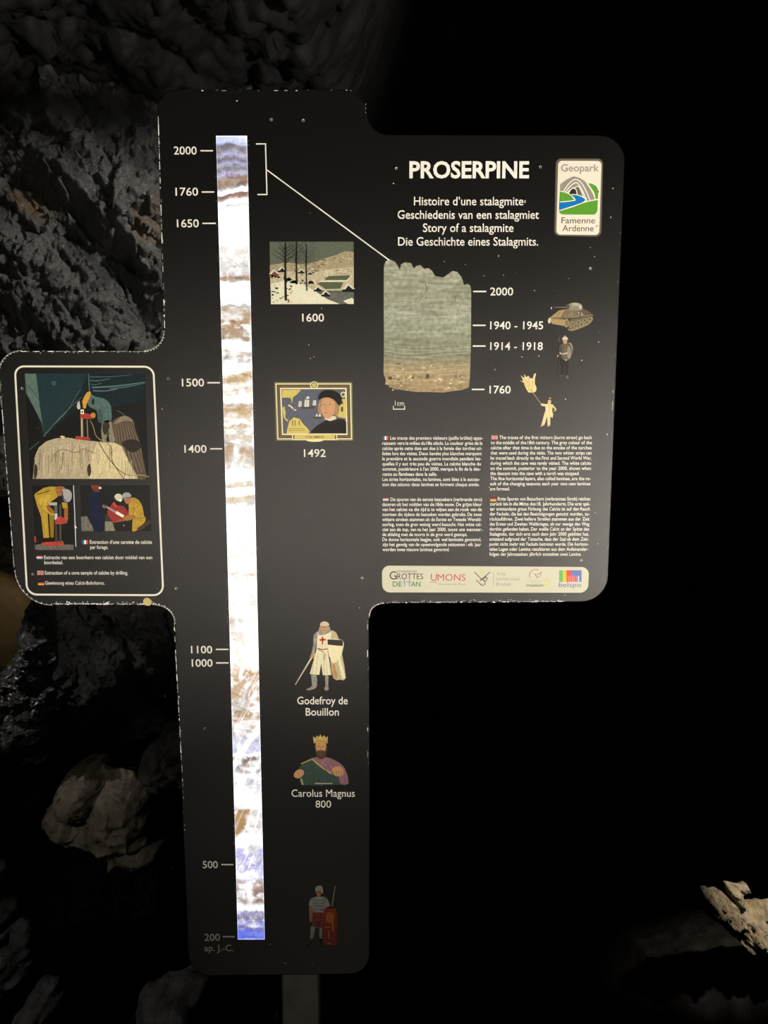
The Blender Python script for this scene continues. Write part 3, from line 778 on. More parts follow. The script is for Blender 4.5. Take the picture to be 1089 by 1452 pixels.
# ---- body texts with flags
BLUE, RED, GOLD, BLACK = ink((40, 95, 150), .05), ink((205, 70, 60), .05), ink((225, 180, 60), .05), ink((20, 18, 18), .05)
def flag(g, kind, x0, y0, x1, y1):
    W, H = x1 - x0, y1 - y0
    if kind == 'fr':
        for i, m in enumerate((BLUE, CREAM, RED)): g.rect(x0 + W * i / 3, y0, x0 + W * (i + 1) / 3, y1, m)
    elif kind in ('nl', 'de'):
        for i, m in enumerate((RED, CREAM, BLUE) if kind == 'nl' else (BLACK, RED, GOLD)): g.rect(x0, y0 + H * i / 3, x1, y0 + H * (i + 1) / 3, m)
    else:
        g.rect(x0, y0, x1, y1, CREAM); pk = ink((205, 120, 110), .05)
        for sx, sy in ((0, 0), (1, 0), (0, 1), (1, 1)):
            g.rect(x0 + W * (.06 + .52 * sx), y0 + H * (.06 + .54 * sy), x0 + W * (.42 + .52 * sx), y0 + H * (.40 + .54 * sy), pk, 1)
        g.rect(x0, y0 + H * .42, x1, y0 + H * .58, RED, 2); g.rect(x0 + W * .44, y0, x0 + W * .56, y1, RED, 2)
def block(lines, xl, xr, y0, y1, first, fl, kind, ends, cap=4.75):
    g = Gfx(); n = len(lines)
    for i, s in enumerate(lines):
        t = i / (n - 1); a = xl[0] + (xl[1] - xl[0]) * t; b = xr[0] + (xr[1] - xr[0]) * t
        if i == 0: a = first
        y = y0 + (y1 - y0) * t
        if i in ends: g.text(s, a, y, cap, WHITE, bold=.009, width=ends[i] if ends[i] > 1.5 else None)
        else: g.text(s, a, y, cap, WHITE, sx=.90, justify=b - a, bold=.009)
    flag(g, kind, *fl)
    g.build('body_text')
block(["Les traces des premiers visiteurs (paille brûlée) appa-", "raissent vers le milieu du 18e siècle. La couleur grise de la", "calcite après cette date est due à la fumée des torches uti-",
       "lisées lors des visites. Deux bandes plus blanches marquent", "la première et la seconde guerre mondiale pendant les-", "quelles il y eut très peu de visites. La calcite blanche du",
       "sommet, postérieure à l’an 2000, marque la fin de la des-", "cente au flambeau dans la salle.", "Les stries horizontales, ou lamines, sont liées à la succes-", "sion des saisons: deux lamines se forment chaque année."],
      (542, 542.3), (684.6, 679.8), 623.4, 689.2, 553.3, (542.8, 618.6, 550.6, 623.8), 'fr', {7: 77.5})
block(["De sporen van de eerste bezoekers (verbrande stro)", "dateren uit het midden van de 18de eeuw. De grijze kleur", "van het calciet na die tijd is te wijten aan de rook van de", "toortsen die tijdens de bezoeken werden gebruikt. De twee",
       "wittere stroken stammen uit de Eerste en Tweede Wereld-", "oorlog, toen de grot weinig werd bezocht. Het witte cal-", "ciet aan de top, van na het jaar 2000, toont ons wanneer", "de afdaling met de toorts in de grot werd gestopt.",
       "De dunne horizontale laagjes, ook wel laminatie genoemd,", "zijn het gevolg van de opeenvolgende seizoenen : elk jaar", "worden twee nieuwe laminae gevormd."],
      (542, 542.3), (683.4, 682), 710.4, 781.4, 553.8, (543, 706.2, 551, 711.2), 'nl', {7: 120.5, 10: 95})
block(["The traces of the first visitors (burnt straw) go back", "to the middle of the 18th century. The grey colour of the", "calcite after that time is due to the smoke of the torches", "that were used during the visits. The two whiter strips can",
       "be traced back directly to the First and Second World War,", "during which the cave was rarely visited. The white calcite", "on the summit, posterior to the year 2000, shows when", "the descent into the cave with a torch was stopped.",
       "The fine horizontal layers, also called laminae, are the re-", "sult of the changing seasons; each year two new laminae", "are formed."],
      (696, 694.8), (839.6, 837), 622.6, 695.4, 708, (697, 617.8, 705.4, 622.8), 'gb', {7: 126.5, 10: 28})
block(["Erste Spuren von Besuchern (verbranntes Stroh) reichen", "zurück bis in die Mitte des 18. Jahrhunderts. Die erst spä-", "ter entstandene graue Färbung des Calcits ist auf den Rauch", "der Fackeln, die bei den Besichtigungen genutzt wurden, zu-",
       "rückzuführen. Zwei hellere Streifen stammen aus der Zeit", "des Ersten und Zweiten Weltkrieges, als nur wenige den Weg", "dorthin gefunden haben. Der weiße Calcit an der Spitze des", "Stalagmits, der sich erst nach dem Jahr 2000 gebildet hat,",
       "entstand aufgrund der Tatsache, dass der Saal ab dem Zeit-", "punkt nicht mehr mit Fackeln betreten wurde. Die horizon-", "talen Lagen oder Lamina resultieren aus dem Aufeinander-", "folgen der Jahreszeiten: jährlich entstehen zwei Lamina."],
      (694.8, 693.8), (837, 834), 709.6, 788, 705.8, (695.2, 705, 703.6, 710.6), 'de', {11: 130.5})

# ---- left wing: frame and captions
g = Gfx()
inn = fillet([(21, 519.5, 13), (217.5, 520, 13), (231.5, 844, 14), (38.5, 843, 14)])
g.line(inn, 2.6, CREAM, 0, closed=True); g.build('frame_line')
def caption(lines, fx, kind, fy):
    g = Gfx(); flag(g, kind, fx, fy, fx + 8.6, fy + 5.6)
    for s, a, b, y in lines: g.text(s, a, y, 5.0, WHITE, width=b - a, bold=.012)
    g.build('photo_caption')
caption([("Extraction d’une carotte de calcite", 127.5, 215.5, 771), ("par forage.", 128, 153.5, 778.3)], 116.3, 'fr', 766)
caption([("Extractie van een boorkern van calciet door middel van een", 62.5, 216, 792.8), ("boorbeitel.", 63, 89.5, 800)], 51.8, 'nl', 788)
caption([("Extraction of a core sample of calcite by drilling.", 63.8, 181.5, 814.6)], 53, 'gb', 809.4)
caption([("Gewinnung eines Calcit-Bohrkerns.", 64, 148.5, 829)], 54, 'de', 824)

# ================================================================== PRINT: pictures
def crop(x0, y0, s):
    return lambda *pts: [(x0 + a / s, y0 + b / s) for a, b in pts]

# ---- drilling photograph
def drilling_photo():
    g = Gfx(); K = crop(30, 520, 5.585)
    teal = ink((19, 33, 36), .35, 60); teal2 = ink((29, 49, 52), .3, 80); pale = ink((86, 106, 98), .3, 120); dk = ink((20, 21, 20), .3, 90)
    stone = ink((172, 158, 128), .28, 110); stone2 = ink((200, 184, 140), .2, 130); shade = ink((118, 106, 84), .3, 140); brown = ink((88, 76, 62), .35, 120)
    g.poly(K((28, 55), (980, 55), (1010, 888), (72, 888)), dk, 0)
    g.poly(K((28, 55), (982, 55), (990, 260), (700, 330), (480, 300), (180, 555), (120, 360), (40, 210)), teal, 1)
    g.poly(K((100, 55), (520, 55), (480, 170), (180, 555), (150, 340)), teal2, 2)
    g.poly(K((28, 55), (118, 55), (130, 160), (150, 330), (182, 540), (165, 450), (110, 340), (40, 210)), pale, 3)
    g.line(K((40, 140), (90, 190), (140, 260)), .9, teal2, 4)
    g.line(K((178, 553), (300, 410), (400, 310), (480, 240)), 1.6, pale, 4, w2=.6); g.line(K((190, 530), (350, 370), (470, 180)), .8, pale, 4)
    g.line(K((533, 55), (540, 195)), 1.4, pale, 4)
    for a, b, w_ in (((545, 80), (880, 62), .9), ((545, 110), (700, 95), 1.2), ((560, 165), (980, 122), 2.4), ((570, 190), (760, 178), 1.8), ((700, 175), (980, 128), 1.2), ((550, 140), (640, 128), .8)):
        g.line(K(a, ((a[0] + b[0]) / 2, (a[1] + b[1]) / 2 + 8), b), w_, ink((84, 108, 112), .25, 100), 4, smooth=4, w2=w_ * .6)
    g.line(K((68, 655), (140, 595)), 1.0, pale, 4); g.line(K((760, 345), (820, 385)), .9, pale, 4)
    # stalagmite behind and the pale drilled one
    g.poly(K((720, 440), (780, 395), (840, 390), (890, 430), (900, 480), (940, 600), (965, 720), (985, 820), (990, 884), (920, 884), (830, 740), (760, 620), (730, 520)), brown, 3, 3)
    for i in range(16):
        x = 740 + i * 9.5; g.line(K((x + 8, 450 + abs(i - 8) * 5), (x + 20 + i * 3, 620), (min(975, x + 60 + i * 6), 830)), .7, ink((62, 53, 43), .3, 120) if i % 2 else ink((120, 106, 86), .3, 120), 4, smooth=3)
    g.poly(K((735, 450), (790, 398), (840, 394), (888, 432), (820, 428), (770, 446)), ink((130, 118, 98), .3, 120), 5, 3)
    g.poly(K((800, 600), (860, 575), (930, 590), (950, 640), (880, 680), (820, 640)), ink((44, 36, 30), .3, 100), 5, 3)
    top = K((92, 888), (100, 790), (112, 700), (140, 640), (200, 590), (280, 566), (370, 562), (480, 580), (600, 592), (740, 600), (800, 630), (830, 700), (870, 780), (915, 860), (925, 888))
    g.poly(top, stone, 6)
    g.poly(K((560, 700), (600, 600), (740, 604), (796, 634), (826, 704), (868, 790), (905, 888), (540, 888)), stone2, 7)
    rn = random.Random(5)
    for i in range(64):
        x = 105 + i * 12.4; t = abs(x - 470) / 420
        y0 = 590 + t * t * 90 + rn.uniform(0, 90); y1 = min(888, y0 + rn.uniform(60, 240))
        g.line(K((x, y0), (x + rn.uniform(-8, 8), (y0 + y1) / 2), (x + rn.uniform(-12, 12), y1)), rn.uniform(.35, .9), rn.choice([shade, shade, stone2, ink((215, 200, 160), .2, 100)]), 8, smooth=3)
    g.line(K((240, 760), (260, 700), (330, 655), (430, 680), (500, 650), (580, 690)), 1.1, shade, 9, smooth=4)
    g.poly(K((525, 790), (545, 770), (555, 830), (540, 870), (525, 840)), ink((60, 50, 38), .3, 100), 9, 3)
    g.poly(K((110, 770), (130, 800), (125, 860), (105, 888), (100, 830)), ink((60, 50, 40), .3, 100), 9, 3)
    g.poly(K((305, 552), (325, 545), (350, 556), (330, 570)), ink((205, 190, 150), .1), 9)
    # drill rig
    red = ink((158, 56, 48), .25, 200); yel = ink((196, 142, 56), .2, 200)
    g.poly(K((425, 570), (435, 548), (520, 556), (552, 568), (545, 580), (430, 576)), red, 10)
    g.line(K((482, 400), (484, 555)), 3.0, ink((150, 130, 92), .2, 200), 10); g.line(K((476, 400), (478, 555)), .8, ink((215, 200, 160), .1), 11)
    g.line(K((522, 420), (528, 560)), 1.8, ink((120, 108, 84), .2, 200), 10)
    g.poly(K((465, 400), (470, 380), (500, 365), (560, 380), (555, 415), (480, 412)), red, 11)
    g.poly(K((470, 340), (495, 338), (498, 375), (470, 375)), CREAM, 12); g.rect(*K((478, 350))[0], *K((488, 366))[0], BLACK, 13)
    g.ell(*K((570, 385))[0], 3.6, 4, ink((175, 125, 52), .2, 200), 12)
    g.poly(K((440, 320), (445, 285), (462, 270), (470, 330), (452, 340)), ink((190, 182, 165), .2, 200), 12)
    # crouching worker in pale green overalls
    ov = ink((78, 100, 94), .35, 180); ov2 = ink((58, 80, 80), .3, 180)
    g.poly(K((520, 270), (545, 215), (590, 238), (650, 250), (700, 290), (715, 350), (712, 430), (660, 440), (610, 430), (600, 350), (545, 320)), ov, 10, 3)
    g.poly(K((610, 345), (640, 340), (650, 430), (615, 440)), ov2, 11, 2); g.poly(K((560, 262), (580, 255), (575, 300), (562, 295)), BLACK, 12, 2)
    g.poly(K((640, 440), (712, 430), (720, 480), (745, 590), (700, 596), (690, 500), (670, 590), (640, 580)), ink((126, 120, 98), .4, 140), 10, 2)
    g.poly(K((645, 450), (690, 440), (700, 480), (672, 540), (650, 520)), ink((44, 44, 40), .3, 140), 11, 2)
    g.poly(K((490, 300), (485, 270), (520, 205), (550, 200), (545, 240), (520, 290), (510, 330), (488, 322)), yel, 13, 3)
    g.line(K((545, 425), (570, 470), (590, 540), (630, 580), (680, 590)), 1.1, ink((150, 130, 80), .2), 13, smooth=4)
    g.line(K((610, 590), (650, 660), (720, 760), (790, 830), (860, 860), (960, 855), (1008, 880)), 1.0, ink((66, 54, 34), .2), 13, smooth=4)
    g.line(K((680, 600), (718, 650), (715, 720), (740, 780), (812, 886)), .8, ink((66, 54, 34), .2), 13, smooth=4)
    g.line(K((860, 862), (950, 858), (1010, 872)), 1.0, ink((170, 150, 100), .2), 14, smooth=4)
    g.ell(*K((260, 130))[0], 3.4, 3.6, ink((60, 82, 84), .2), 4)
    g.build('drilling_photograph')
drilling_photo()

def driller_photo():
    g = Gfx(); K = crop(40, 680, 5.886)
    yel = ink((172, 142, 48), .3, 160); yd = ink((140, 112, 30), .3, 160); red = ink((176, 62, 54), .25, 160); glove = ink((150, 96, 44), .25, 160)
    g.poly(K((32, 48), (385, 48), (402, 565), (376, 588), (60, 588)), ink((24, 24, 23), .3, 60), 0)
    g.poly(K((55, 545), (130, 535), (380, 545), (378, 588), (60, 588)), ink((100, 96, 88), .3, 80), 1)
    g.line(K((160, 540), (172, 588)), .6, BLACK, 2); g.line(K((235, 540), (250, 588)), .6, BLACK, 2)
    g.poly(K((50, 478), (62, 470), (68, 522), (54, 525)), red, 2)
    g.poly(K((110, 528), (150, 520), (290, 512), (300, 548), (180, 556), (130, 550)), red, 2)
    g.poly(K((50, 130), (60, 115), (130, 70), (180, 58), (270, 60), (285, 90), (240, 150), (170, 200), (160, 260), (175, 485), (128, 488), (108, 310), (75, 220)), yel, 3)
    g.poly(K((175, 285), (215, 290), (212, 485), (186, 480)), yd, 3)
    g.poly(K((85, 180), (130, 130), (200, 130), (150, 200), (215, 270), (200, 300), (120, 240)), ink((188, 158, 60), .25, 160), 4, 2)
    g.line(K((70, 120), (110, 115), (180, 90)), 1.0, BLACK, 5, smooth=3); g.line(K((90, 200), (130, 260), (190, 300)), .8, yd, 5, smooth=3)
    g.poly(K((150, 215), (180, 225), (216, 265), (205, 285), (165, 262)), glove, 5, 2)
    g.poly(K((280, 190), (325, 195), (332, 240), (288, 240)), yel, 4); g.poly(K((300, 235), (332, 235), (332, 330), (318, 370), (300, 345)), glove, 4)
    g.poly(K((230, 62), (300, 60), (305, 110), (262, 140), (235, 110)), ink((150, 92, 60), .25, 160), 5, 2)
    g.poly(K((280, 90), (310, 78), (350, 92), (365, 135), (348, 180), (310, 188), (288, 150)), ink((158, 156, 154), .15, 160), 6, 3)
    g.line(K((283, 92), (288, 130), (300, 165), (322, 184)), 1.2, BLACK, 7, smooth=3)
    g.poly(K((170, 190), (240, 190), (240, 215), (172, 215)), ink((170, 165, 150), .2), 5)
    g.line(K((230, 215), (234, 350)), 4.2, ink((90, 92, 92), .3, 150), 5); g.line(K((268, 210), (270, 530)), 2.4, ink((80, 76, 70), .3, 150), 5); g.line(K((228, 360), (236, 525)), 3.2, ink((70, 60, 50), .3, 150), 5)
    g.rect(*K((220, 285))[0], *K((243, 335))[0], ink((190, 192, 190), .1), 7)
    g.poly(K((225, 350), (250, 310), (300, 320), (320, 360), (280, 370), (235, 372)), red, 8, 2)
    g.line(K((378, 50), (388, 280), (398, 562)), 1.2, ink((205, 205, 200), .1), 6); g.line(K((388, 385), (402, 405)), 1.8, CREAM, 7)
    g.poly(K((125, 488), (212, 486), (214, 520), (130, 520)), BLACK, 4)
    g.build('driller_photograph')
driller_photo()

def team_photo():
    g = Gfx(); K = crop(40, 680, 5.886)
    yel = ink((170, 138, 48), .3, 160); navy = ink((22, 27, 50), .35, 120); red = ink((140, 48, 44), .3, 140)
    g.poly(K((432, 48), (1012, 48), (1027, 430), (445, 430)), ink((26, 27, 25), .25, 60), 0)
    g.poly(K((440, 310), (490, 305), (540, 400), (545, 430), (445, 430)), ink((104, 102, 94), .3, 90), 1)
    g.poly(K((640, 345), (700, 345), (726, 428), (640, 430)), ink((128, 122, 104), .3, 90), 1)
    g.poly(K((500, 170), (520, 115), (560, 98), (600, 120), (612, 200), (620, 300), (622, 430), (560, 430), (530, 360), (510, 270)), navy, 2, 2)
    g.poly(K((520, 48), (600, 48), (590, 105), (550, 100)), ink((96, 62, 50), .3, 160), 3); g.ell(*K((600, 70))[0], 2.0, 1.6, CREAM, 4); g.poly(K((525, 48), (580, 48), (585, 70), (530, 72)), red, 4)
    g.poly(K((660, 265), (700, 205), (715, 190), (740, 215), (800, 225), (838, 290), (820, 330), (740, 350), (700, 362), (670, 320)), red, 3, 2)
    g.poly(K((705, 195), (720, 188), (745, 230), (720, 225)), ink((200, 60, 52), .2), 4)
    g.poly(K((640, 290), (690, 320), (700, 350), (640, 350)), ink((50, 52, 44), .3), 4)
    g.poly(K((720, 140), (745, 118), (780, 130), (785, 170), (765, 182), (735, 170)), ink((196, 190, 160), .12), 5, 3); g.ell(*K((770, 175))[0], 1.5, 1.5, ink((255, 252, 240), .02), 6)
    g.poly(K((835, 170), (870, 150), (920, 170), (955, 230), (965, 300), (980, 320), (975, 350), (930, 400), (900, 428), (866, 428), (872, 320), (840, 290), (840, 230)), yel, 4, 2)
    g.poly(K((700, 362), (790, 320), (880, 295), (890, 320), (800, 345)), ink((150, 70, 40), .25), 5, 2)
    g.poly(K((790, 320), (830, 295), (880, 300), (880, 325), (820, 345)), ink((150, 110, 50), .2), 6, 2)
    g.line(K((880, 170), (885, 230), (870, 310)), .8, ink((120, 92, 30), .2), 6, smooth=3); g.line(K((870, 330), (970, 320)), .8, ink((120, 92, 30), .2), 6)
    g.poly(K((800, 160), (830, 150), (855, 150), (850, 200), (815, 200)), ink((160, 104, 72), .25), 5, 2)
    g.poly(K((782, 140), (800, 112), (840, 110), (860, 140), (820, 158), (790, 160)), ink((150, 152, 150), .15), 6, 3); g.line(K((785, 156), (858, 146)), .9, BLACK, 7)
    g.line(K((628, 212), (735, 275)), 2.4, ink((150, 148, 142), .12), 7); g.line(K((732, 272), (795, 308)), 4.0, CREAM, 7)
    g.poly(K((620, 210), (655, 215), (650, 235), (625, 235)), ink((150, 120, 105), .2), 7, 2)
    g.poly(K((905, 410), (1015, 330), (1025, 360), (930, 428)), ink((70, 54, 36), .3), 7)
    g.ell(*K((798, 384))[0], .5, .9, CREAM, 7)
    g.build('team_photograph')
team_photo()

# ---- plain winter landscape stand-in
def winter():
    g = Gfx(); K = crop(375, 335, 8.067)
    sky = ink((86, 92, 78), .25, 90); snow = ink((206, 202, 176), .12, 120); far = ink((150, 138, 108), .4, 70); dk = ink((28, 26, 22), .3); pond = ink((78, 86, 64), .15); roof = ink((196, 192, 172), .12); br = ink((112, 66, 44), .2); hill = ink((176, 164, 134), .3, 110)
    g.poly(K((58, 62), (1020, 62), (1022, 775), (74, 778)), sky, 0)
    g.poly(K((62, 330), (250, 300), (420, 320), (560, 300), (700, 250), (820, 215), (920, 170), (1021, 180), (1021, 520), (66, 520)), far, 1)
    g.poly(K((64, 420), (300, 400), (520, 430), (700, 380), (1021, 350), (1021, 620), (68, 620)), hill, 2)
    rn = random.Random(9)
    for i in range(46):
        x = rn.uniform(320, 990); y = rn.uniform(330 - (x - 320) * .2, 450); l = rn.uniform(15, 55)
        g.line(K((x, y), (x + l * .5, y - 4), (min(1015, x + l), y + rn.uniform(-6, 10))), rn.uniform(.4, 1.1), rn.choice([dk, ink((90, 80, 58), .3), ink((206, 196, 166), .1)]), 3, smooth=2)
    g.poly(K((690, 480), (740, 455), (960, 445), (985, 455), (940, 500), (700, 500)), pond, 4); g.poly(K((600, 540), (640, 525), (900, 525), (870, 600), (700, 605)), pond, 4)
    g.line(K((640, 515), (940, 510), (1000, 450)), 1.3, snow, 5)
    g.poly(K((72, 545), (250, 500), (420, 540), (560, 615), (720, 720), (860, 775), (74, 777)), snow, 6)
    g.poly(K((760, 775), (700, 690), (760, 640), (880, 660), (1021, 720), (1021, 775)), ink((90, 90, 82), .3), 5)
    g.poly(K((900, 740), (1000, 705), (1021, 720), (1021, 775), (960, 775)), snow, 7)
    for (x, y, s) in ((610, 600, 1.0), (700, 655, 1.1), (960, 590, 1.5), (420, 400, .8), (200, 380, 1.0), (520, 420, .6), (110, 420, 1.2)):
        a = 46 * s
        g.poly(K((x - a, y + a * .7), (x - a, y + a * .1), (x, y - a * .6), (x + a, y + a * .1), (x + a, y + a * .7)), br if y < 500 and x < 150 else dk, 8)
        g.poly(K((x - a * 1.1, y + a * .25), (x - a * .1, y - a * .8), (x + a * 1.15, y + a * .2), (x + a * .7, y + a * .2), (x, y - a * .4), (x - a * .5, y + a * .25)), roof, 9)
    for i in range(26):
        x = rn.uniform(80, 560); y = 470 + (x - 80) * .18 + rn.uniform(-30, 20); g.ell(*K((x, y))[0], rn.uniform(.8, 3), rn.uniform(.8, 2.2), dk, 8, n=9)
    for i in range(30):
        x = rn.uniform(80, 330); y = rn.uniform(560, 760); g.ell(*K((x, y))[0], rn.uniform(.6, 2.6), rn.uniform(.4, 1.1), rn.choice([dk, dk, br]), 8, n=8)
    for (x, yb, yt, w_) in ((245, 735, 70, 3.6), (372, 520, 66, 2.4), (485, 625, 90, 1.9)):
        g.line(K((x, yb), (x - 6, (yb + yt) / 2), (x - 2, yt)), w_, dk, 10, smooth=3, w2=w_ * .45)
        for k in range(9):
            y = yt + 18 + k * (200 - yt * .2) / 9; sd = -1 if k % 2 else 1; l = rn.uniform(60, 120) * (w_ / 3.4 + .35)
            g.line(K((x - 4, y + 60), (x + sd * l * .45, y + 15), (x + sd * l, max(66, y - 40))), w_ * .28, dk, 10, smooth=3, w2=.25)
    g.build('winter_landscape_print')
winter()

# ---- plain sea-voyage picture stand-in
def voyage():
    g = Gfx(); K = crop(380, 535, 8.377)
    cr = ink((214, 204, 160), .06); bn = ink((84, 58, 40), .15); ol = ink((92, 88, 62), .15); sea = ink((82, 86, 98), .2, 140); ye = ink((192, 174, 98), .15, 140); dk = ink((22, 20, 20), .2); skin = ink((184, 138, 98), .14, 200); sail = ink((196, 196, 182), .12); hair = ink((150, 122, 84), .25)
    def q(a, m, ly): g.poly(K((75 + a, 58 + a), (1000 - a, 58 + a), (1012 - a, 752 - a), (98 + a, 752 - a)), m, ly)
    q(0, ink((120, 116, 84), .1), 0); q(14, cr, 1); q(28, bn, 2); q(42, ol, 3); q(58, bn, 4); q(66, cr, 5); q(84, dk, 6); q(90, sea, 7)
    g.poly(K((166, 148), (400, 148), (350, 205), (300, 240), (285, 320), (270, 250), (200, 245), (168, 250)), ye, 8)
    g.poly(K((215, 668), (225, 610), (250, 520), (305, 470), (380, 490), (420, 550), (470, 600), (500, 640), (480, 668)), ye, 8)
    g.poly(K((170, 360), (195, 345), (210, 420), (205, 480), (245, 515), (230, 525), (185, 480)), ye, 8)
    for pts in (((400, 148), (350, 205), (300, 240), (285, 325), (268, 250), (200, 245), (168, 250)), ((215, 668), (225, 610), (250, 520), (305, 470), (380, 490), (420, 550), (470, 600), (500, 640))):
        g.line(K(*pts), .7, dk, 9)
    g.line(K((240, 330), (270, 345), (300, 375)), 1.8, cr, 9, smooth=3); g.ell(*K((322, 388))[0], 2, 1, cr, 9)
    for x in (290, 320, 370): g.line(K((x, 510), (x + 4, 575)), 1.4, ink((110, 96, 60), .2), 9)
    for y in (610, 632): g.line(K((245, y), (440, y)), .7, ink((120, 104, 60), .2), 9)
    g.poly(K((880, 260), (930, 255), (930, 490), (830, 470), (850, 340)), ye, 8)
    for y in (300, 370, 390): g.ell(*K((880, y))[0], 1.6, 3, ink((90, 84, 60), .2), 9, n=10)
    g.ell(*K((893, 205))[0], 3.8, 4, cr, 9); g.ell(*K((893, 205))[0], 2.4, 2.6, ol, 10)
    g.poly(K((375, 345), (570, 340), (545, 375), (410, 378)), ink((70, 66, 54), .2), 9)
    for a, b, c, d in ((360, 280, 400, 350), (430, 265, 490, 350), (450, 225, 492, 258), (530, 270, 572, 335)): g.poly(K((a, d), (a + 8, b), (c, b + 4), (c - 2, d)), sail, 10)
    for x in (382, 460, 550): g.line(K((x, 200 if x == 460 else 255), (x, 355)), .4, dk, 11)
    g.poly(K((535, 470), (650, 465), (630, 490), (550, 492)), ink((70, 66, 54), .2), 9); g.poly(K((560, 465), (585, 425), (590, 465)), sail, 10); g.poly(K((595, 465), (620, 415), (630, 465)), sail, 10)
    # a plain robed sailor with a flat cap
    g.poly(K((505, 650), (560, 590), (640, 540), (700, 505), (820, 490), (900, 500), (930, 530), (932, 668), (520, 668)), dk, 11)
    g.poly(K((600, 430), (596, 330), (640, 250), (760, 240), (835, 300), (846, 400), (820, 470), (780, 440), (660, 440)), hair, 12, 3)
    g.poly(K((680, 470), (800, 460), (815, 495), (740, 520), (672, 500)), ink((196, 186, 160), .1), 13)
    g.poly(K((634, 330), (650, 265), (720, 240), (780, 280), (796, 360), (780, 440), (720, 490), (665, 470), (640, 410)), skin, 14, 3)
    for x in (660, 735): g.line(K((x - 16, 324), (x + 16, 322)), .6, ink((70, 46, 34), .1), 15)
    g.line(K((690, 330), (684, 385), (700, 388)), .6, ink((120, 80, 56), .1), 15); g.line(K((662, 420), (712, 418)), .8, ink((130, 70, 58), .1), 15)
    g.poly(K((596, 262), (620, 190), (690, 150), (790, 160), (870, 220), (872, 300), (845, 335), (780, 265), (700, 238), (640, 250)), dk, 15, 3)
    g.poly(K((285, 668), (820, 668), (824, 745), (285, 745)), cr, 12); g.poly(K((300, 682), (808, 682), (810, 735), (300, 735)), ye, 13)
    g.text('COLVMBVS', *K((445, 722))[0], 3.0, ink((86, 76, 40), .05), 14, width=26, bold=.01)
    g.poly(K((300, 686), (312, 686), (312, 732), (300, 732)), dk, 14); g.poly(K((796, 686), (808, 686), (810, 732), (796, 732)), dk, 14)
    g.ell(*K((548, 92))[0], 6, 5.2, cr, 12); g.ell(*K((548, 92))[0], 4.4, 4, ol, 13); g.ell(*K((548, 92))[0], 3.2, 3, ye, 14)
    g.ell(*K((555, 748))[0], 12, 2.2, cr, 11)
    g.build('sea_voyage_print')
voyage()

# ---- knight
def knight():
    g = Gfx(); K = crop(400, 860, 4.842)
    wh = ink((214, 204, 170), .15, 160); w2 = ink((178, 164, 128), .2, 160); mail = ink((140, 134, 122), .3, 260); red = ink((196, 66, 46), .1); skin = ink((186, 134, 96), .15); dk = ink((52, 46, 42), .2); tan = ink((170, 128, 84), .2)
    g.poly(K((240, 172), (350, 165), (385, 210), (410, 320), (438, 490), (400, 502), (352, 492), (330, 360), (300, 220), (235, 240), (215, 285), (220, 215)), w2, 0, 2)
    g.poly(K((395, 330), (436, 490), (415, 498), (385, 390)), wh, 1); g.poly(K((358, 380), (380, 495), (356, 490), (344, 400)), tan, 1)
    g.poly(K((215, 200), (245, 172), (255, 200), (235, 250), (220, 340), (205, 350), (200, 325), (215, 260)), mail, 2, 2)
    g.poly(K((245, 178), (340, 176), (330, 250), (312, 300), (340, 470), (280, 472), (268, 390), (256, 470), (190, 464), (235, 300), (240, 240)), wh, 3)
    for a, b in (((225, 320), (205, 462)), ((245, 330), (232, 465)), ((300, 320), (310, 470)), ((285, 330), (290, 470)), ((325, 400), (332, 468))): g.line(K(a, b), .8, w2, 4)
    g.poly(K((272, 208), (284, 208), (282, 262), (273, 262)), red, 5); g.poly(K((257, 224), (300, 221), (300, 233), (257, 236)), red, 5)
    g.line(K((240, 288), (280, 296), (314, 290)), 1.5, ink((150, 84, 56), .15), 5); g.line(K((245, 292), (290, 320), (288, 365)), 1.0, ink((120, 100, 80), .15), 5, smooth=3)
    g.poly(K((312, 226), (418, 230), (416, 300), (398, 350), (355, 392), (325, 345), (314, 290)), ink((218, 206, 166), .12, 160), 6, 2); g.poly(K((312, 226), (418, 230), (416, 272), (313, 262)), dk, 7)
    g.poly(K((250, 195), (262, 130), (320, 130), (330, 170), (300, 190)), mail, 5, 2)
    g.poly(K((266, 130), (308, 130), (308, 160), (288, 180), (268, 165)), skin, 6, 2); g.line(K((270, 142), (302, 142)), .6, dk, 7); g.line(K((279, 166), (296, 166)), .5, dk, 7)
    g.poly(K((262, 130), (266, 112), (290, 102), (314, 110), (324, 128), (300, 133)), ink((192, 182, 150), .15), 7, 2)
    g.poly(K((198, 330), (214, 325), (216, 350), (200, 355)), skin, 6, 2)
    g.line(K((206, 345), (90, 538)), 2.4, ink((196, 188, 160), .1), 7, w2=1.2); g.line(K((190, 340), (222, 356)), 1.2, tan, 8)
    g.poly(K((200, 470), (236, 470), (240, 545), (215, 568), (172, 576), (170, 566), (205, 545)), mail, 2, 2); g.poly(K((295, 474), (318, 474), (316, 540), (320, 570), (300, 578), (290, 565), (298, 540)), mail, 2, 2)
    g.build('knight_print')
knight()

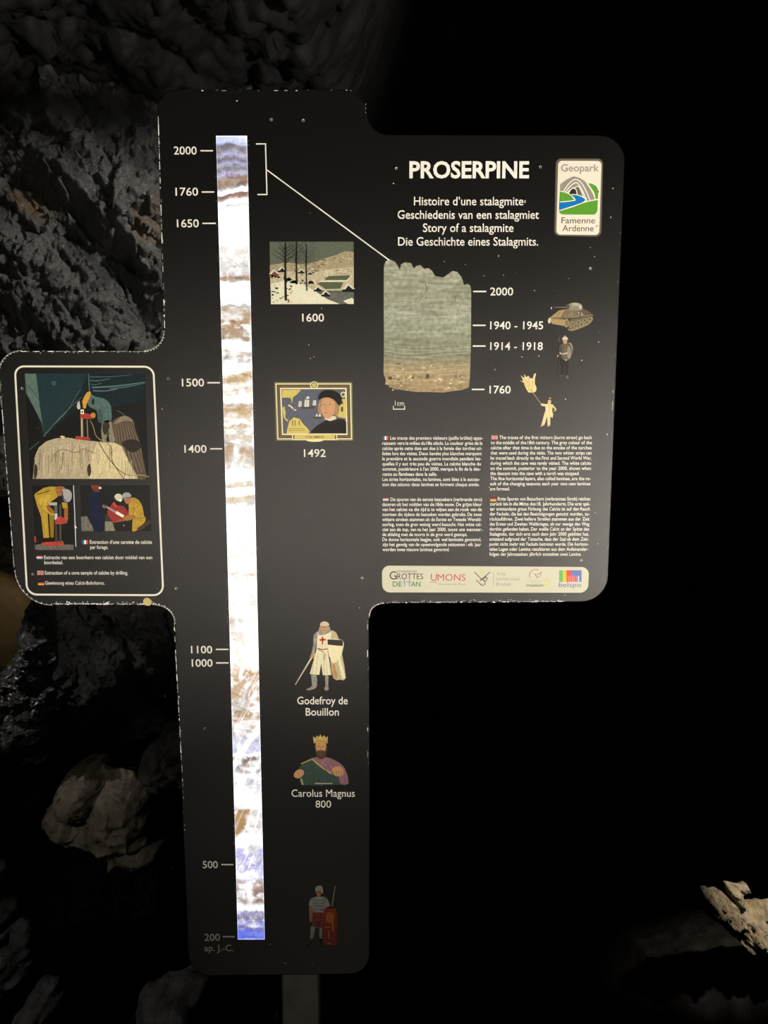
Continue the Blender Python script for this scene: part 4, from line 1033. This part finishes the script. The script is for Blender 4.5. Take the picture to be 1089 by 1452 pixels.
def king():
    g = Gfx(); K = crop(400, 860, 4.842)
    green = ink((54, 68, 60), .3, 160); rose = ink((128, 92, 100), .25, 160); skin = ink((176, 130, 92), .14, 160); gold = ink((178, 152, 84), .2, 200); dk = ink((44, 36, 30), .2); cuff = ink((150, 140, 112), .2)
    g.poly(K((85, 1150), (140, 1080), (195, 1040), (240, 1030), (300, 1030), (380, 1065), (430, 1110), (458, 1210), (400, 1222), (130, 1226), (135, 1160)), green, 0, 2)
    g.poly(K((200, 1044), (300, 1036), (370, 1060), (430, 1110), (458, 1214), (400, 1216), (385, 1150), (330, 1140), (255, 1085)), rose, 1, 2)
    g.line(K((205, 1046), (262, 1095), (340, 1150)), 1.6, gold, 2, smooth=3); g.line(K((130, 1080), (200, 1050)), 1.2, gold, 2)
    for x in (170, 200, 230, 290): g.line(K((x, 1090 + (x % 40)), (x + 20, 1150), (x + 22, 1215)), .8, ink((40, 56, 50), .2), 2, smooth=3)
    for x in (290, 330, 360): g.line(K((x, 1060), (x + 40, 1110), (x + 70, 1160)), .8, ink((112, 66, 82), .2), 2, smooth=3)
    g.poly(K((80, 1155), (100, 1125), (140, 1120), (150, 1150), (120, 1178), (90, 1175)), skin, 3, 2); g.poly(K((345, 1110), (390, 1095), (420, 1120), (418, 1160), (370, 1165), (348, 1145)), skin, 3, 2)
    for k in range(4): g.line(K((355 + k * 18, 1130), (356 + k * 17, 1164)), .5, ink((110, 74, 52), .1), 4)
    g.line(K((130, 1180), (142, 1225)), 2.2, cuff, 3); g.line(K((225, 1215), (345, 1215)), 1.6, cuff, 3)
    g.poly(K((225, 960), (232, 930), (305, 930), (312, 970), (300, 1020), (285, 1045), (250, 1045), (232, 1010)), ink((70, 52, 36), .25, 200), 3, 2)
    g.poly(K((234, 935), (298, 935), (298, 985), (282, 1005), (266, 1012), (246, 1003), (234, 985)), skin, 4, 2)
    for x in (250, 282): g.line(K((x - 8, 962), (x + 8, 962)), .7, dk, 5)
    g.line(K((266, 962), (263, 985)), .6, ink((120, 84, 58), .1), 5); g.poly(K((240, 992), (266, 986), (292, 992), (284, 1022), (266, 1032), (248, 1022)), ink((78, 58, 40), .25, 200), 5, 2); g.line(K((256, 996), (276, 996)), .6, ink((130, 70, 56), .1), 6)
    g.poly(K((218, 940), (212, 890), (228, 905), (240, 885), (252, 900), (262, 876), (274, 898), (290, 884), (300, 902), (314, 890), (312, 940), (265, 932)), gold, 6)
    g.line(K((220, 932), (265, 924), (310, 932)), .9, ink((110, 88, 44), .1), 7, smooth=3)
    g.build('king_print')
king()

def legionary():
    g = Gfx(); K = crop(410, 1240, 12.1)
    st = ink((160, 158, 150), .25, 200); red = ink((150, 54, 44), .25, 160); r2 = ink((190, 90, 50), .2, 160); skin = ink((170, 124, 96), .14); tun = ink((140, 70, 60), .25, 160); dk = ink((50, 42, 36), .2); gold = ink((200, 150, 70), .2)
    g.poly(K((450, 300), (455, 220), (510, 190), (565, 205), (585, 310), (560, 325), (545, 290), (470, 285)), st, 1, 2); g.poly(K((465, 285), (548, 285), (545, 345), (500, 385), (470, 345)), skin, 2, 2); g.line(K((470, 300), (545, 300)), .6, dk, 3)
    g.poly(K((340, 540), (360, 440), (440, 385), (580, 380), (660, 430), (700, 540), (640, 560), (610, 650), (420, 660), (400, 560)), st, 0, 2)
    for y in (430, 480, 530, 590): g.line(K((420, y), (520, y + 16), (610, y)), .5, dk, 2, smooth=3)
    g.poly(K((345, 560), (400, 560), (390, 800), (355, 800), (345, 690)), skin, 1, 2); g.poly(K((400, 650), (600, 650), (610, 880), (520, 930), (400, 890)), tun, 1)
    for x in (450, 490, 540): g.line(K((x, 660), (x - 8, 890)), .9, ink((96, 46, 40), .2), 2)
    g.poly(K((375, 890), (445, 890), (430, 990), (405, 1110), (360, 1110), (365, 990)), st, 0, 2); g.poly(K((520, 920), (570, 920), (560, 1110), (525, 1110)), st, 0, 2)
    g.poly(K((365, 1110), (410, 1110), (400, 1190), (300, 1250), (280, 1225), (350, 1180)), dk, 0, 2); g.poly(K((515, 1110), (565, 1110), (570, 1240), (520, 1240)), dk, 0, 2)
    g.line(K((790, 195), (735, 545)), 1.0, ink((150, 140, 120), .2), 2, w2=1.6)
    g.poly(K((610, 580), (790, 575), (820, 640), (820, 1150), (790, 1215), (610, 1210), (580, 1150), (590, 640)), red, 3)
    g.poly(K((640, 660), (760, 660), (760, 820), (640, 820)), r2, 4, 2); g.line(K((610, 910), (710, 905)), 1.2, gold, 5); g.line(K((745, 830), (755, 980)), 1.6, gold, 5); g.line(K((680, 960), (680, 1120)), 1, gold, 5); g.line(K((660, 1185), (710, 1180)), 1.6, gold, 5)
    for x in (650, 680, 710, 740): g.line(K((x, 670), (x + 6, 830)), .5, gold, 6)
    g.build('legionary_print')
legionary()

def tank():
    g = Gfx(); K = crop(725, 415, 7.446)
    a = ink((150, 128, 88), .25, 200); b = ink((112, 100, 76), .25, 200); c = ink((84, 76, 60), .25, 200); dk = ink((40, 36, 30), .2); hi = ink((190, 182, 160), .15, 200); tr = ink((134, 122, 94), .3, 240)
    g.poly(K((388, 300), (395, 268), (430, 262), (640, 262), (860, 232), (856, 290), (800, 340), (640, 400), (580, 372), (440, 335), (405, 328)), dk, 0)
    g.poly(K((400, 270), (500, 190), (560, 175), (740, 165), (870, 235), (860, 245), (640, 270), (430, 280)), b, 1)
    g.poly(K((400, 270), (500, 190), (560, 178), (520, 262)), a, 2); g.poly(K((700, 190), (790, 180), (868, 234), (690, 245)), c, 2)
    g.poly(K((405, 276), (560, 282), (560, 352), (430, 330)), a, 2); g.poly(K((386, 300), (396, 270), (415, 270), (412, 320), (395, 322)), hi, 3, 2)
    g.ell(*K((582, 322))[0], 4, 6, a, 3); g.ell(*K((586, 322))[0], 2.6, 4.2, b, 4)
    g.line(K((600, 385), (640, 396), (700, 378), (800, 335), (850, 290), (848, 255)), 2.2, tr, 3, smooth=3)
    g.poly(K((612, 300), (850, 262), (846, 288), (795, 332), (700, 372), (640, 388), (606, 370)), ink((110, 100, 76), .3, 200), 2)
    for (x, y) in ((650, 330), (680, 350), (710, 312), (740, 332), (775, 290), (800, 312), (830, 280)): g.ell(*K((x, y))[0], 2.6, 3.0, tr, 4, n=14); g.ell(*K((x, y))[0], 1.2, 1.4, dk, 5, n=10)
    g.line(K((620, 290), (850, 255)), 1.4, b, 4)
    g.poly(K((570, 155), (600, 125), (640, 108), (700, 106), (745, 130), (752, 165), (730, 185), (650, 188), (600, 178)), ink((128, 122, 104), .25, 200), 3, 2)
    g.poly(K((640, 112), (700, 110), (740, 135), (690, 140), (640, 130)), ink((160, 156, 138), .2, 200), 4, 2); g.ell(*K((730, 150))[0], 1.6, 2.6, hi, 5, n=10); g.ell(*K((596, 148))[0], 3.0, 3.6, c, 4)
    g.line(K((450, 153), (590, 155)), 1.2, b, 4, w2=2)
    g.text('T.6.', *K((698, 240))[0], 4.6, hi, 5, width=9)
    g.line(K((430, 262), (560, 262)), .5, dk, 4); g.line(K((520, 200), (480, 250)), .6, c, 4)
    g.build('tank_print')
tank()

def soldier():
    g = Gfx(); K = crop(725, 415, 7.446)
    coat = ink((92, 84, 68), .3, 200); c2 = ink((70, 64, 52), .3, 200); dk = ink((36, 33, 30), .2); pale = ink((190, 176, 150), .1); skin = ink((178, 142, 112), .15); pk = ink((128, 122, 100), .25, 200)
    g.poly(K((520, 560), (545, 540), (600, 530), (625, 560), (632, 640), (620, 690), (585, 715), (545, 705), (525, 640)), coat, 1, 2)
    g.poly(K((595, 535), (630, 530), (650, 580), (640, 650), (622, 660), (612, 590)), pk, 0, 2); g.line(K((600, 545), (630, 575), (635, 640)), .8, dk, 2, smooth=3)
    g.poly(K((600, 560), (630, 600), (625, 690), (595, 690), (590, 620)), pk, 2, 2)
    g.poly(K((505, 570), (530, 550), (540, 600), (520, 660), (492, 680), (490, 650)), c2, 2, 2); g.ell(*K((490, 668))[0], 1.0, 1.6, skin, 4, n=10); g.ell(*K((578, 712))[0], 1.2, 1.2, skin, 4, n=10)
    g.line(K((510, 635), (545, 648), (590, 635)), 1.6, pale, 3, smooth=3); g.line(K((540, 640), (544, 660)), 1.0, dk, 4)
    g.poly(K((512, 700), (560, 705), (550, 860), (520, 870), (525, 790)), dk, 0, 2); g.poly(K((560, 705), (606, 700), (600, 800), (598, 880), (572, 880), (574, 790)), dk, 0, 2)
    g.poly(K((508, 880), (540, 862), (552, 880), (520, 888)), c2, 1); g.poly(K((576, 900), (582, 870), (602, 870), (606, 905), (585, 908)), coat, 1)
    g.ell(*K((568, 515))[0], 2.9, 3.4, skin, 3); g.poly(K((538, 500), (544, 475), (566, 462), (590, 472), (598, 500), (568, 490)), pale, 4, 2); g.line(K((566, 465), (566, 448)), .9, pale, 5, w2=.4); g.line(K((552, 516), (584, 516)), .4, dk, 5)
    g.line(K((502, 475), (498, 690), (482, 900)), 1.2, dk, 3); g.line(K((500, 470), (503, 520)), .6, ink((120, 114, 104), .1), 4)
    g.build('soldier_print')
soldier()

def torch_bearer():
    g = Gfx(); K = crop(725, 415, 7.446)
    cl = ink((212, 192, 144), .15, 200); c2 = ink((176, 152, 108), .15, 200); fl = ink((216, 192, 136), .12, 200); dk = ink((60, 46, 30), .2); skin = ink((206, 176, 130), .1)
    g.poly(K((92, 928), (130, 935), (100, 872), (140, 908), (136, 858), (160, 895), (178, 876), (200, 905), (228, 905), (240, 860), (262, 850), (250, 900), (248, 960), (268, 1010), (258, 1045), (225, 1056), (180, 1052), (150, 1000), (130, 950)), fl, 0)
    of = ink((180, 138, 86), .1, 200)
    for pts in (((150, 920), (175, 960), (200, 1035)), ((180, 900), (190, 960), (212, 1030)), ((225, 930), (225, 980), (218, 1035)), ((130, 945), (165, 985), (195, 1040))): g.line(K(*pts), 1.3, of, 1, smooth=3, w2=.4)
    g.line(K((205, 1025), (325, 1188)), 1.3, ink((150, 124, 84), .1), 3)
    g.poly(K((310, 1178), (325, 1170), (370, 1180), (372, 1195), (328, 1198)), cl, 4, 2)
    g.poly(K((355, 1180), (385, 1170), (440, 1180), (432, 1240), (440, 1310), (400, 1312), (345, 1292), (362, 1240)), cl, 3)
    g.line(K((385, 1175), (402, 1225), (418, 1178)), .7, c2, 5); g.line(K((402, 1225), (398, 1305)), .5, c2, 5)
    g.line(K((432, 1188), (456, 1215), (472, 1236)), 2.0, cl, 3, smooth=3); g.line(K((472, 1238), (450, 1252)), 1.4, skin, 3); g.line(K((440, 1270), (430, 1325)), 1.6, c2, 2)
    g.poly(K((345, 1292), (380, 1300), (350, 1395), (318, 1395)), cl, 2); g.poly(K((378, 1302), (412, 1308), (412, 1398), (382, 1398)), cl, 2)
    g.poly(K((300, 1410), (320, 1395), (350, 1396), (330, 1412)), c2, 2); g.poly(K((376, 1412), (384, 1396), (412, 1396), (408, 1412)), c2, 2)
    g.ell(*K((403, 1152))[0], 2.4, 3.2, skin, 4, n=16); g.poly(K((385, 1135), (392, 1112), (415, 1104), (430, 1120), (428, 1140), (410, 1130)), dk, 5, 2); g.line(K((396, 1114), (420, 1112)), 1.0, cl, 6); g.line(K((394, 1150), (412, 1150)), .4, dk, 6)
    g.build('torch_bearer_print')
torch_bearer()

# ---- enlarged stalagmite slice
def slice_print():
    g = Gfx(); K = crop(520, 350, 2.943)
    m, nt, N, L, b = nodes('banded_calcite_print')
    tc = N.new('ShaderNodeTexCoord'); mp = N.new('ShaderNodeMapping'); mp.inputs['Scale'].default_value = (5, 5, 42); L.new(tc.outputs['Object'], mp.inputs['Vector'])
    n1 = N.new('ShaderNodeTexNoise'); n1.inputs['Scale'].default_value = 3.2; n1.inputs['Detail'].default_value = 6; n1.inputs['Distortion'].default_value = .4; L.new(mp.outputs['Vector'], n1.inputs['Vector'])
    n2 = N.new('ShaderNodeTexNoise'); n2.inputs['Scale'].default_value = 110; n2.inputs['Detail'].default_value = 6; L.new(tc.outputs['Object'], n2.inputs['Vector'])
    sp = N.new('ShaderNodeSeparateXYZ'); L.new(tc.outputs['Object'], sp.inputs['Vector'])
    zr = N.new('ShaderNodeMapRange'); zr.inputs['From Min'].default_value = px(600, 556).z; zr.inputs['From Max'].default_value = px(600, 366).z; L.new(sp.outputs['Z'], zr.inputs['Value'])
    r0 = N.new('ShaderNodeValToRGB'); E_ = r0.color_ramp.elements
    E_[0].position = 0; E_[0].color = (*[lin(v) for v in (150, 130, 96)], 1); E_[1].position = 1; E_[1].color = (*[lin(v) for v in (158, 156, 136)], 1)
    for p, c in ((.16, (160, 142, 108)), (.28, (128, 128, 106)), (.42, (136, 140, 118)), (.55, (150, 152, 134)), (.75, (142, 144, 122))):
        e = E_.new(p); e.color = (*[lin(v) for v in c], 1)
    L.new(zr.outputs['Result'], r0.inputs['Fac'])
    def mul(a, fac, lo, hi):
        mr = N.new('ShaderNodeMapRange'); mr.inputs['From Min'].default_value = .3; mr.inputs['From Max'].default_value = .7; mr.inputs['To Min'].default_value = lo; mr.inputs['To Max'].default_value = hi; L.new(fac, mr.inputs['Value'])
        x = N.new('ShaderNodeMix'); x.data_type = 'RGBA'; x.blend_type = 'MULTIPLY'; x.inputs['Factor'].default_value = 1
        L.new(a, x.inputs['A']); L.new(mr.outputs['Result'], x.inputs['B']); return x.outputs['Result']
    o_ = mul(mul(r0.outputs['Color'], n1.outputs['Fac'], .68, 1.25), n2.outputs['Fac'], .72, 1.25)
    satin(nt, o_, gloss=.02)
    g.poly(K((72, 78), (80, 60), (95, 52), (118, 62), (130, 80), (139, 98), (142, 74), (160, 64), (185, 68), (197, 92), (206, 80), (224, 76), (240, 92), (258, 88), (274, 102), (285, 122), (320, 128), (342, 112), (358, 101), (378, 104), (396, 128), (406, 160), (420, 154),
             (432, 162), (436, 180), (435, 400), (431, 540), (426, 588), (395, 598), (365, 601), (320, 608), (260, 606), (200, 605), (150, 598), (110, 592), (95, 580), (76, 574), (80, 555), (70, 530), (72, 420), (71, 200)), m, 0)
    pit = ink((84, 72, 54), .2); pit2 = ink((112, 98, 74), .2); lt = ink((196, 182, 148), .15)
    rn = random.Random(4)
    g.ell(*K((98, 548))[0], 3.4, 2.6, pit, 2, n=14); g.ell(*K((254, 540))[0], 2.6, 3.6, pit, 2, n=14); g.ell(*K((130, 488))[0], 4, 1.6, pit2, 1, n=14)
    for _ in range(60):
        x = rn.uniform(82, 420); y = rn.uniform(535, 598) if rn.random() < .8 else rn.uniform(480, 560); s = rn.uniform(.3, 1.5)
        g.ell(*K((x, y))[0], s * 1.5, s, rn.choice([pit, pit2, lt, lt]), rn.randint(1, 2), n=8)
    for y in range(395, 520, 13):
        g.line(K((75, y + rn.uniform(-8, 8)), (180, y + 14 + rn.uniform(-6, 6)), (300, y + 8 + rn.uniform(-6, 6)), (430, y - 4)), .5, rn.choice([ink((110, 110, 90), .2), ink((168, 166, 142), .2)]), 1, smooth=5)
    g.line(K((245, 155), (252, 175), (243, 195), (250, 215)), 1.2, pit, 2, w2=.4); g.line(K((243, 195), (225, 215), (215, 235)), .6, pit2, 2)
    for x, y in ((370, 205), (380, 190), (355, 225), (95, 380), (120, 410), (150, 390), (165, 430)): g.line(K((x, y), (x + rn.uniform(-8, 14), y + 22)), .8, pit2, 2)
    g.build('stalagmite_slice_print')
slice_print()

# ================================================================== PRINT: logos
def geopark():
    g = Gfx(); K = crop(780, 220, 12.1)
    g.poly(fillet([(788.3, 224.8, 8), (855.2, 225, 8), (852.5, 335.5, 8), (786, 334.5, 8)]), ink((96, 90, 78), .05), 0)
    g.poly(fillet([(791.6, 228, 6), (853, 228.2, 6), (849.6, 333.2, 6), (788.8, 332.6, 6)]), ink((214, 206, 188), .03), 1)
    gr = ink((140, 134, 122), .06); grn = ink((84, 142, 46), .05); blu = ink((20, 106, 172), .05); dk = ink((44, 40, 38), .05); W = ink((226, 222, 206), .03)
    o = g.build('park_badge')
    t = Gfx(.0004 + .00032)
    t.text('Geopark', *K((185, 278))[0], 9.6, gr, 0, width=54, bold=.012)
    t.text('Famenne', *K((195, 1170))[0], 8.2, ink((58, 54, 50), .05), 0, width=47.5); t.text('Ardenne', *K((210, 1305))[0], 8.2, ink((58, 54, 50), .05), 0, width=44)
    t.poly(K((172, 500), (280, 420), (400, 362), (500, 385), (600, 450), (700, 600), (770, 750), (620, 800), (500, 780), (172, 620)), gr, 0, 0)
    for pts in (((230, 620), (330, 480), (440, 415), (540, 480), (620, 620), (690, 780)), ((265, 630), (350, 530), (450, 470), (530, 560), (590, 690), (635, 800))): t.line(K(*pts), 1.3, W, 1, smooth=4)
    t.poly(K((305, 645), (360, 585), (440, 545), (480, 530), (520, 590), (575, 720), (450, 690)), ink((96, 90, 82), .05), 1, 0); t.line(K((290, 650), (360, 585), (440, 550), (482, 533), (525, 595), (575, 725)), 1.2, W, 2, smooth=3)
    t.poly(K((325, 665), (350, 600), (400, 570), (440, 590), (462, 690), (400, 690)), dk, 2, 3); t.line(K((315, 665), (350, 595), (405, 567), (450, 600), (465, 690)), 1.1, W, 3, smooth=3)
    t.poly(K((640, 480), (720, 490), (790, 530), (830, 600), (820, 750), (775, 752), (740, 640)), grn, 2); t.line(K((640, 480), (700, 570), (750, 650), (775, 752)), 1.3, W, 3, smooth=3)
    t.poly(K((172, 625), (260, 640), (340, 680), (410, 760), (380, 785), (168, 805)), grn, 4)
    t.poly(K((370, 680), (470, 685), (560, 720), (605, 765), (580, 800), (400, 870), (160, 945), (165, 815), (390, 785), (420, 755)), blu, 5)
    t.line(K((172, 618), (260, 635), (350, 680), (425, 755), (400, 780), (168, 805)), 1.2, W, 6, smooth=3); t.line(K((370, 672), (470, 682), (565, 720), (612, 768), (575, 805)), 1.1, W, 6, smooth=3)
    t.poly(K((160, 965), (400, 890), (620, 800), (820, 765), (812, 960), (780, 1010), (740, 1022), (220, 1018), (175, 1000)), grn, 6)
    t.line(K((160, 950), (400, 875), (620, 800), (822, 760)), 1.3, W, 7, smooth=3)
    t.poly(K((820, 610), (845, 630), (830, 640)), dk, 8); t.poly(K((790, 1225), (818, 1195), (808, 1235)), dk, 3)
    t.build('badge_emblem', o)
geopark()

def partners():
    g = Gfx()
    g.poly(fillet([(541.5, 802, 11), (835.6, 804, 11), (833.6, 840.5, 11), (542, 840, 11)]), ink((190, 186, 164), .03), 0)
    strip = g.build('partner_strip')
    B = .0004 + .0002
    K = crop(535, 795, 6.223); dk = ink((58, 50, 46), .05); gn = ink((60, 120, 66), .05); bl = ink((90, 130, 170), .05); br = ink((170, 84, 84), .05); gy = ink((132, 128, 116), .05); ol = ink((186, 186, 80), .05)
    t = Gfx(B); t.text('DOMAINE DES', *K((175, 103))[0], 2.6, dk, 0, width=28)
    t.text('G', *K((108, 166))[0], 11.6, dk, 0, width=10.2); t.text('ROTTES', *K((176, 164))[0], 8.2, dk, 0, width=36.8)
    t.text('DE', *K((136, 228))[0], 7.2, gn, 0, width=13, bold=.008); t.text('AN', *K((298, 228))[0], 7.2, gn, 0, width=13.2, bold=.008)
    t.line(K((240, 165), (240, 228)), .9, bl, 1); t.line(K((284, 165), (284, 228)), .9, bl, 1); t.line(K((222, 190), (262, 188), (300, 192)), .8, bl, 1)
    t.build('cave_domain_logo', strip)
    t = Gfx(B); t.text('U', *K((472, 178))[0], 10.2, br, 0, width=8.6); t.text('MONS', *K((532, 178))[0], 9.6, br, 0, width=39.5); t.line(K((470, 191), (528, 191)), .7, br, 0)
    t.text('Université de Mons', *K((535, 216))[0], 2.9, gy, 0, width=39); t.build('university_logo', strip)
    t = Gfx(B); d2 = ink((92, 88, 78), .05)
    t.line(K((858, 100), (925, 170), (965, 140)), 1.2, d2, 0); t.line(K((996, 100), (905, 178)), 1.2, d2, 1); t.line(K((870, 170), (920, 215)), 1.2, d2, 0)
    t.line(K((905, 178), (925, 160), (950, 190), (945, 212), (922, 218), (902, 200)), 1.2, d2, 1, smooth=3); t.line(K((950, 145), (968, 155), (962, 175), (940, 180)), 1.2, d2, 1, smooth=3)
    t.poly(K((905, 96), (925, 98), (948, 96), (926, 116)), ol, 0, 2); t.line(K((1026, 98), (1026, 225)), .6, gy, 0)
    K2 = crop(690, 795, 6.05); g2 = ink((146, 142, 128), .05)
    for s, y, wd in (('Vrije', 126, 12.5), ('Universiteit', 170, 33), ('Brussel', 214, 20)): t.text(s, *K2((85, y))[0], 5.2, g2, 0, width=wd)
    t.build('university_logo', strip)
    t = Gfx(B); t.line(K2((372, 150), (368, 118), (388, 86), (420, 74), (446, 82)), .9, br, 0, smooth=4); t.line(K2((415, 112), (432, 148), (462, 132), (470, 98), (428, 124)), .8, br, 0); t.line(K2((412, 112), (430, 140)), .9, gn, 1)
    t.text('Domaine des Grottes', *K2((350, 176))[0], 1.7, g2, 0, width=21); t.text('de Han', *K2((378, 192))[0], 1.7, g2, 0, width=12); t.text('museum', *K2((342, 222))[0], 4.2, ink((110, 106, 96), .05), 0, width=24, bold=.02)
    t.line(K2((495, 178), (520, 166), (536, 180), (532, 200), (512, 206), (498, 196)), 1.7, ol, 0, smooth=4); t.build('museum_logo', strip)
    t = Gfx(B)
    for i, c in enumerate(((92, 168, 84), (226, 170, 50), (214, 66, 50), (96, 110, 170))):
        xs_ = (622, 655, 685, 722, 815); t.poly(K2((xs_[i], 82), (xs_[i + 1], 82), (xs_[i + 1], 182), (xs_[i], 182)), ink(c, .06), 0)
    for i in range(6):
        x = 700 + i * 17; t.poly(K2((x, 132), (x + 7, 132), (x + 7, 182), (x, 182)), ink((214, 120, 110), .06) if i < 5 else CREAM, 1)
    for i in range(4):
        x = 690 + i * 17; t.poly(K2((x, 128), (x + 10, 128), (x + 10, 182), (x, 182)), ink((206, 84, 74), .06), 1)
    t.text('belspo', *K2((618, 226))[0], 6.6, ink((84, 96, 150), .05), 0, width=32); t.build('science_policy_logo', strip)
    t = None
partners()
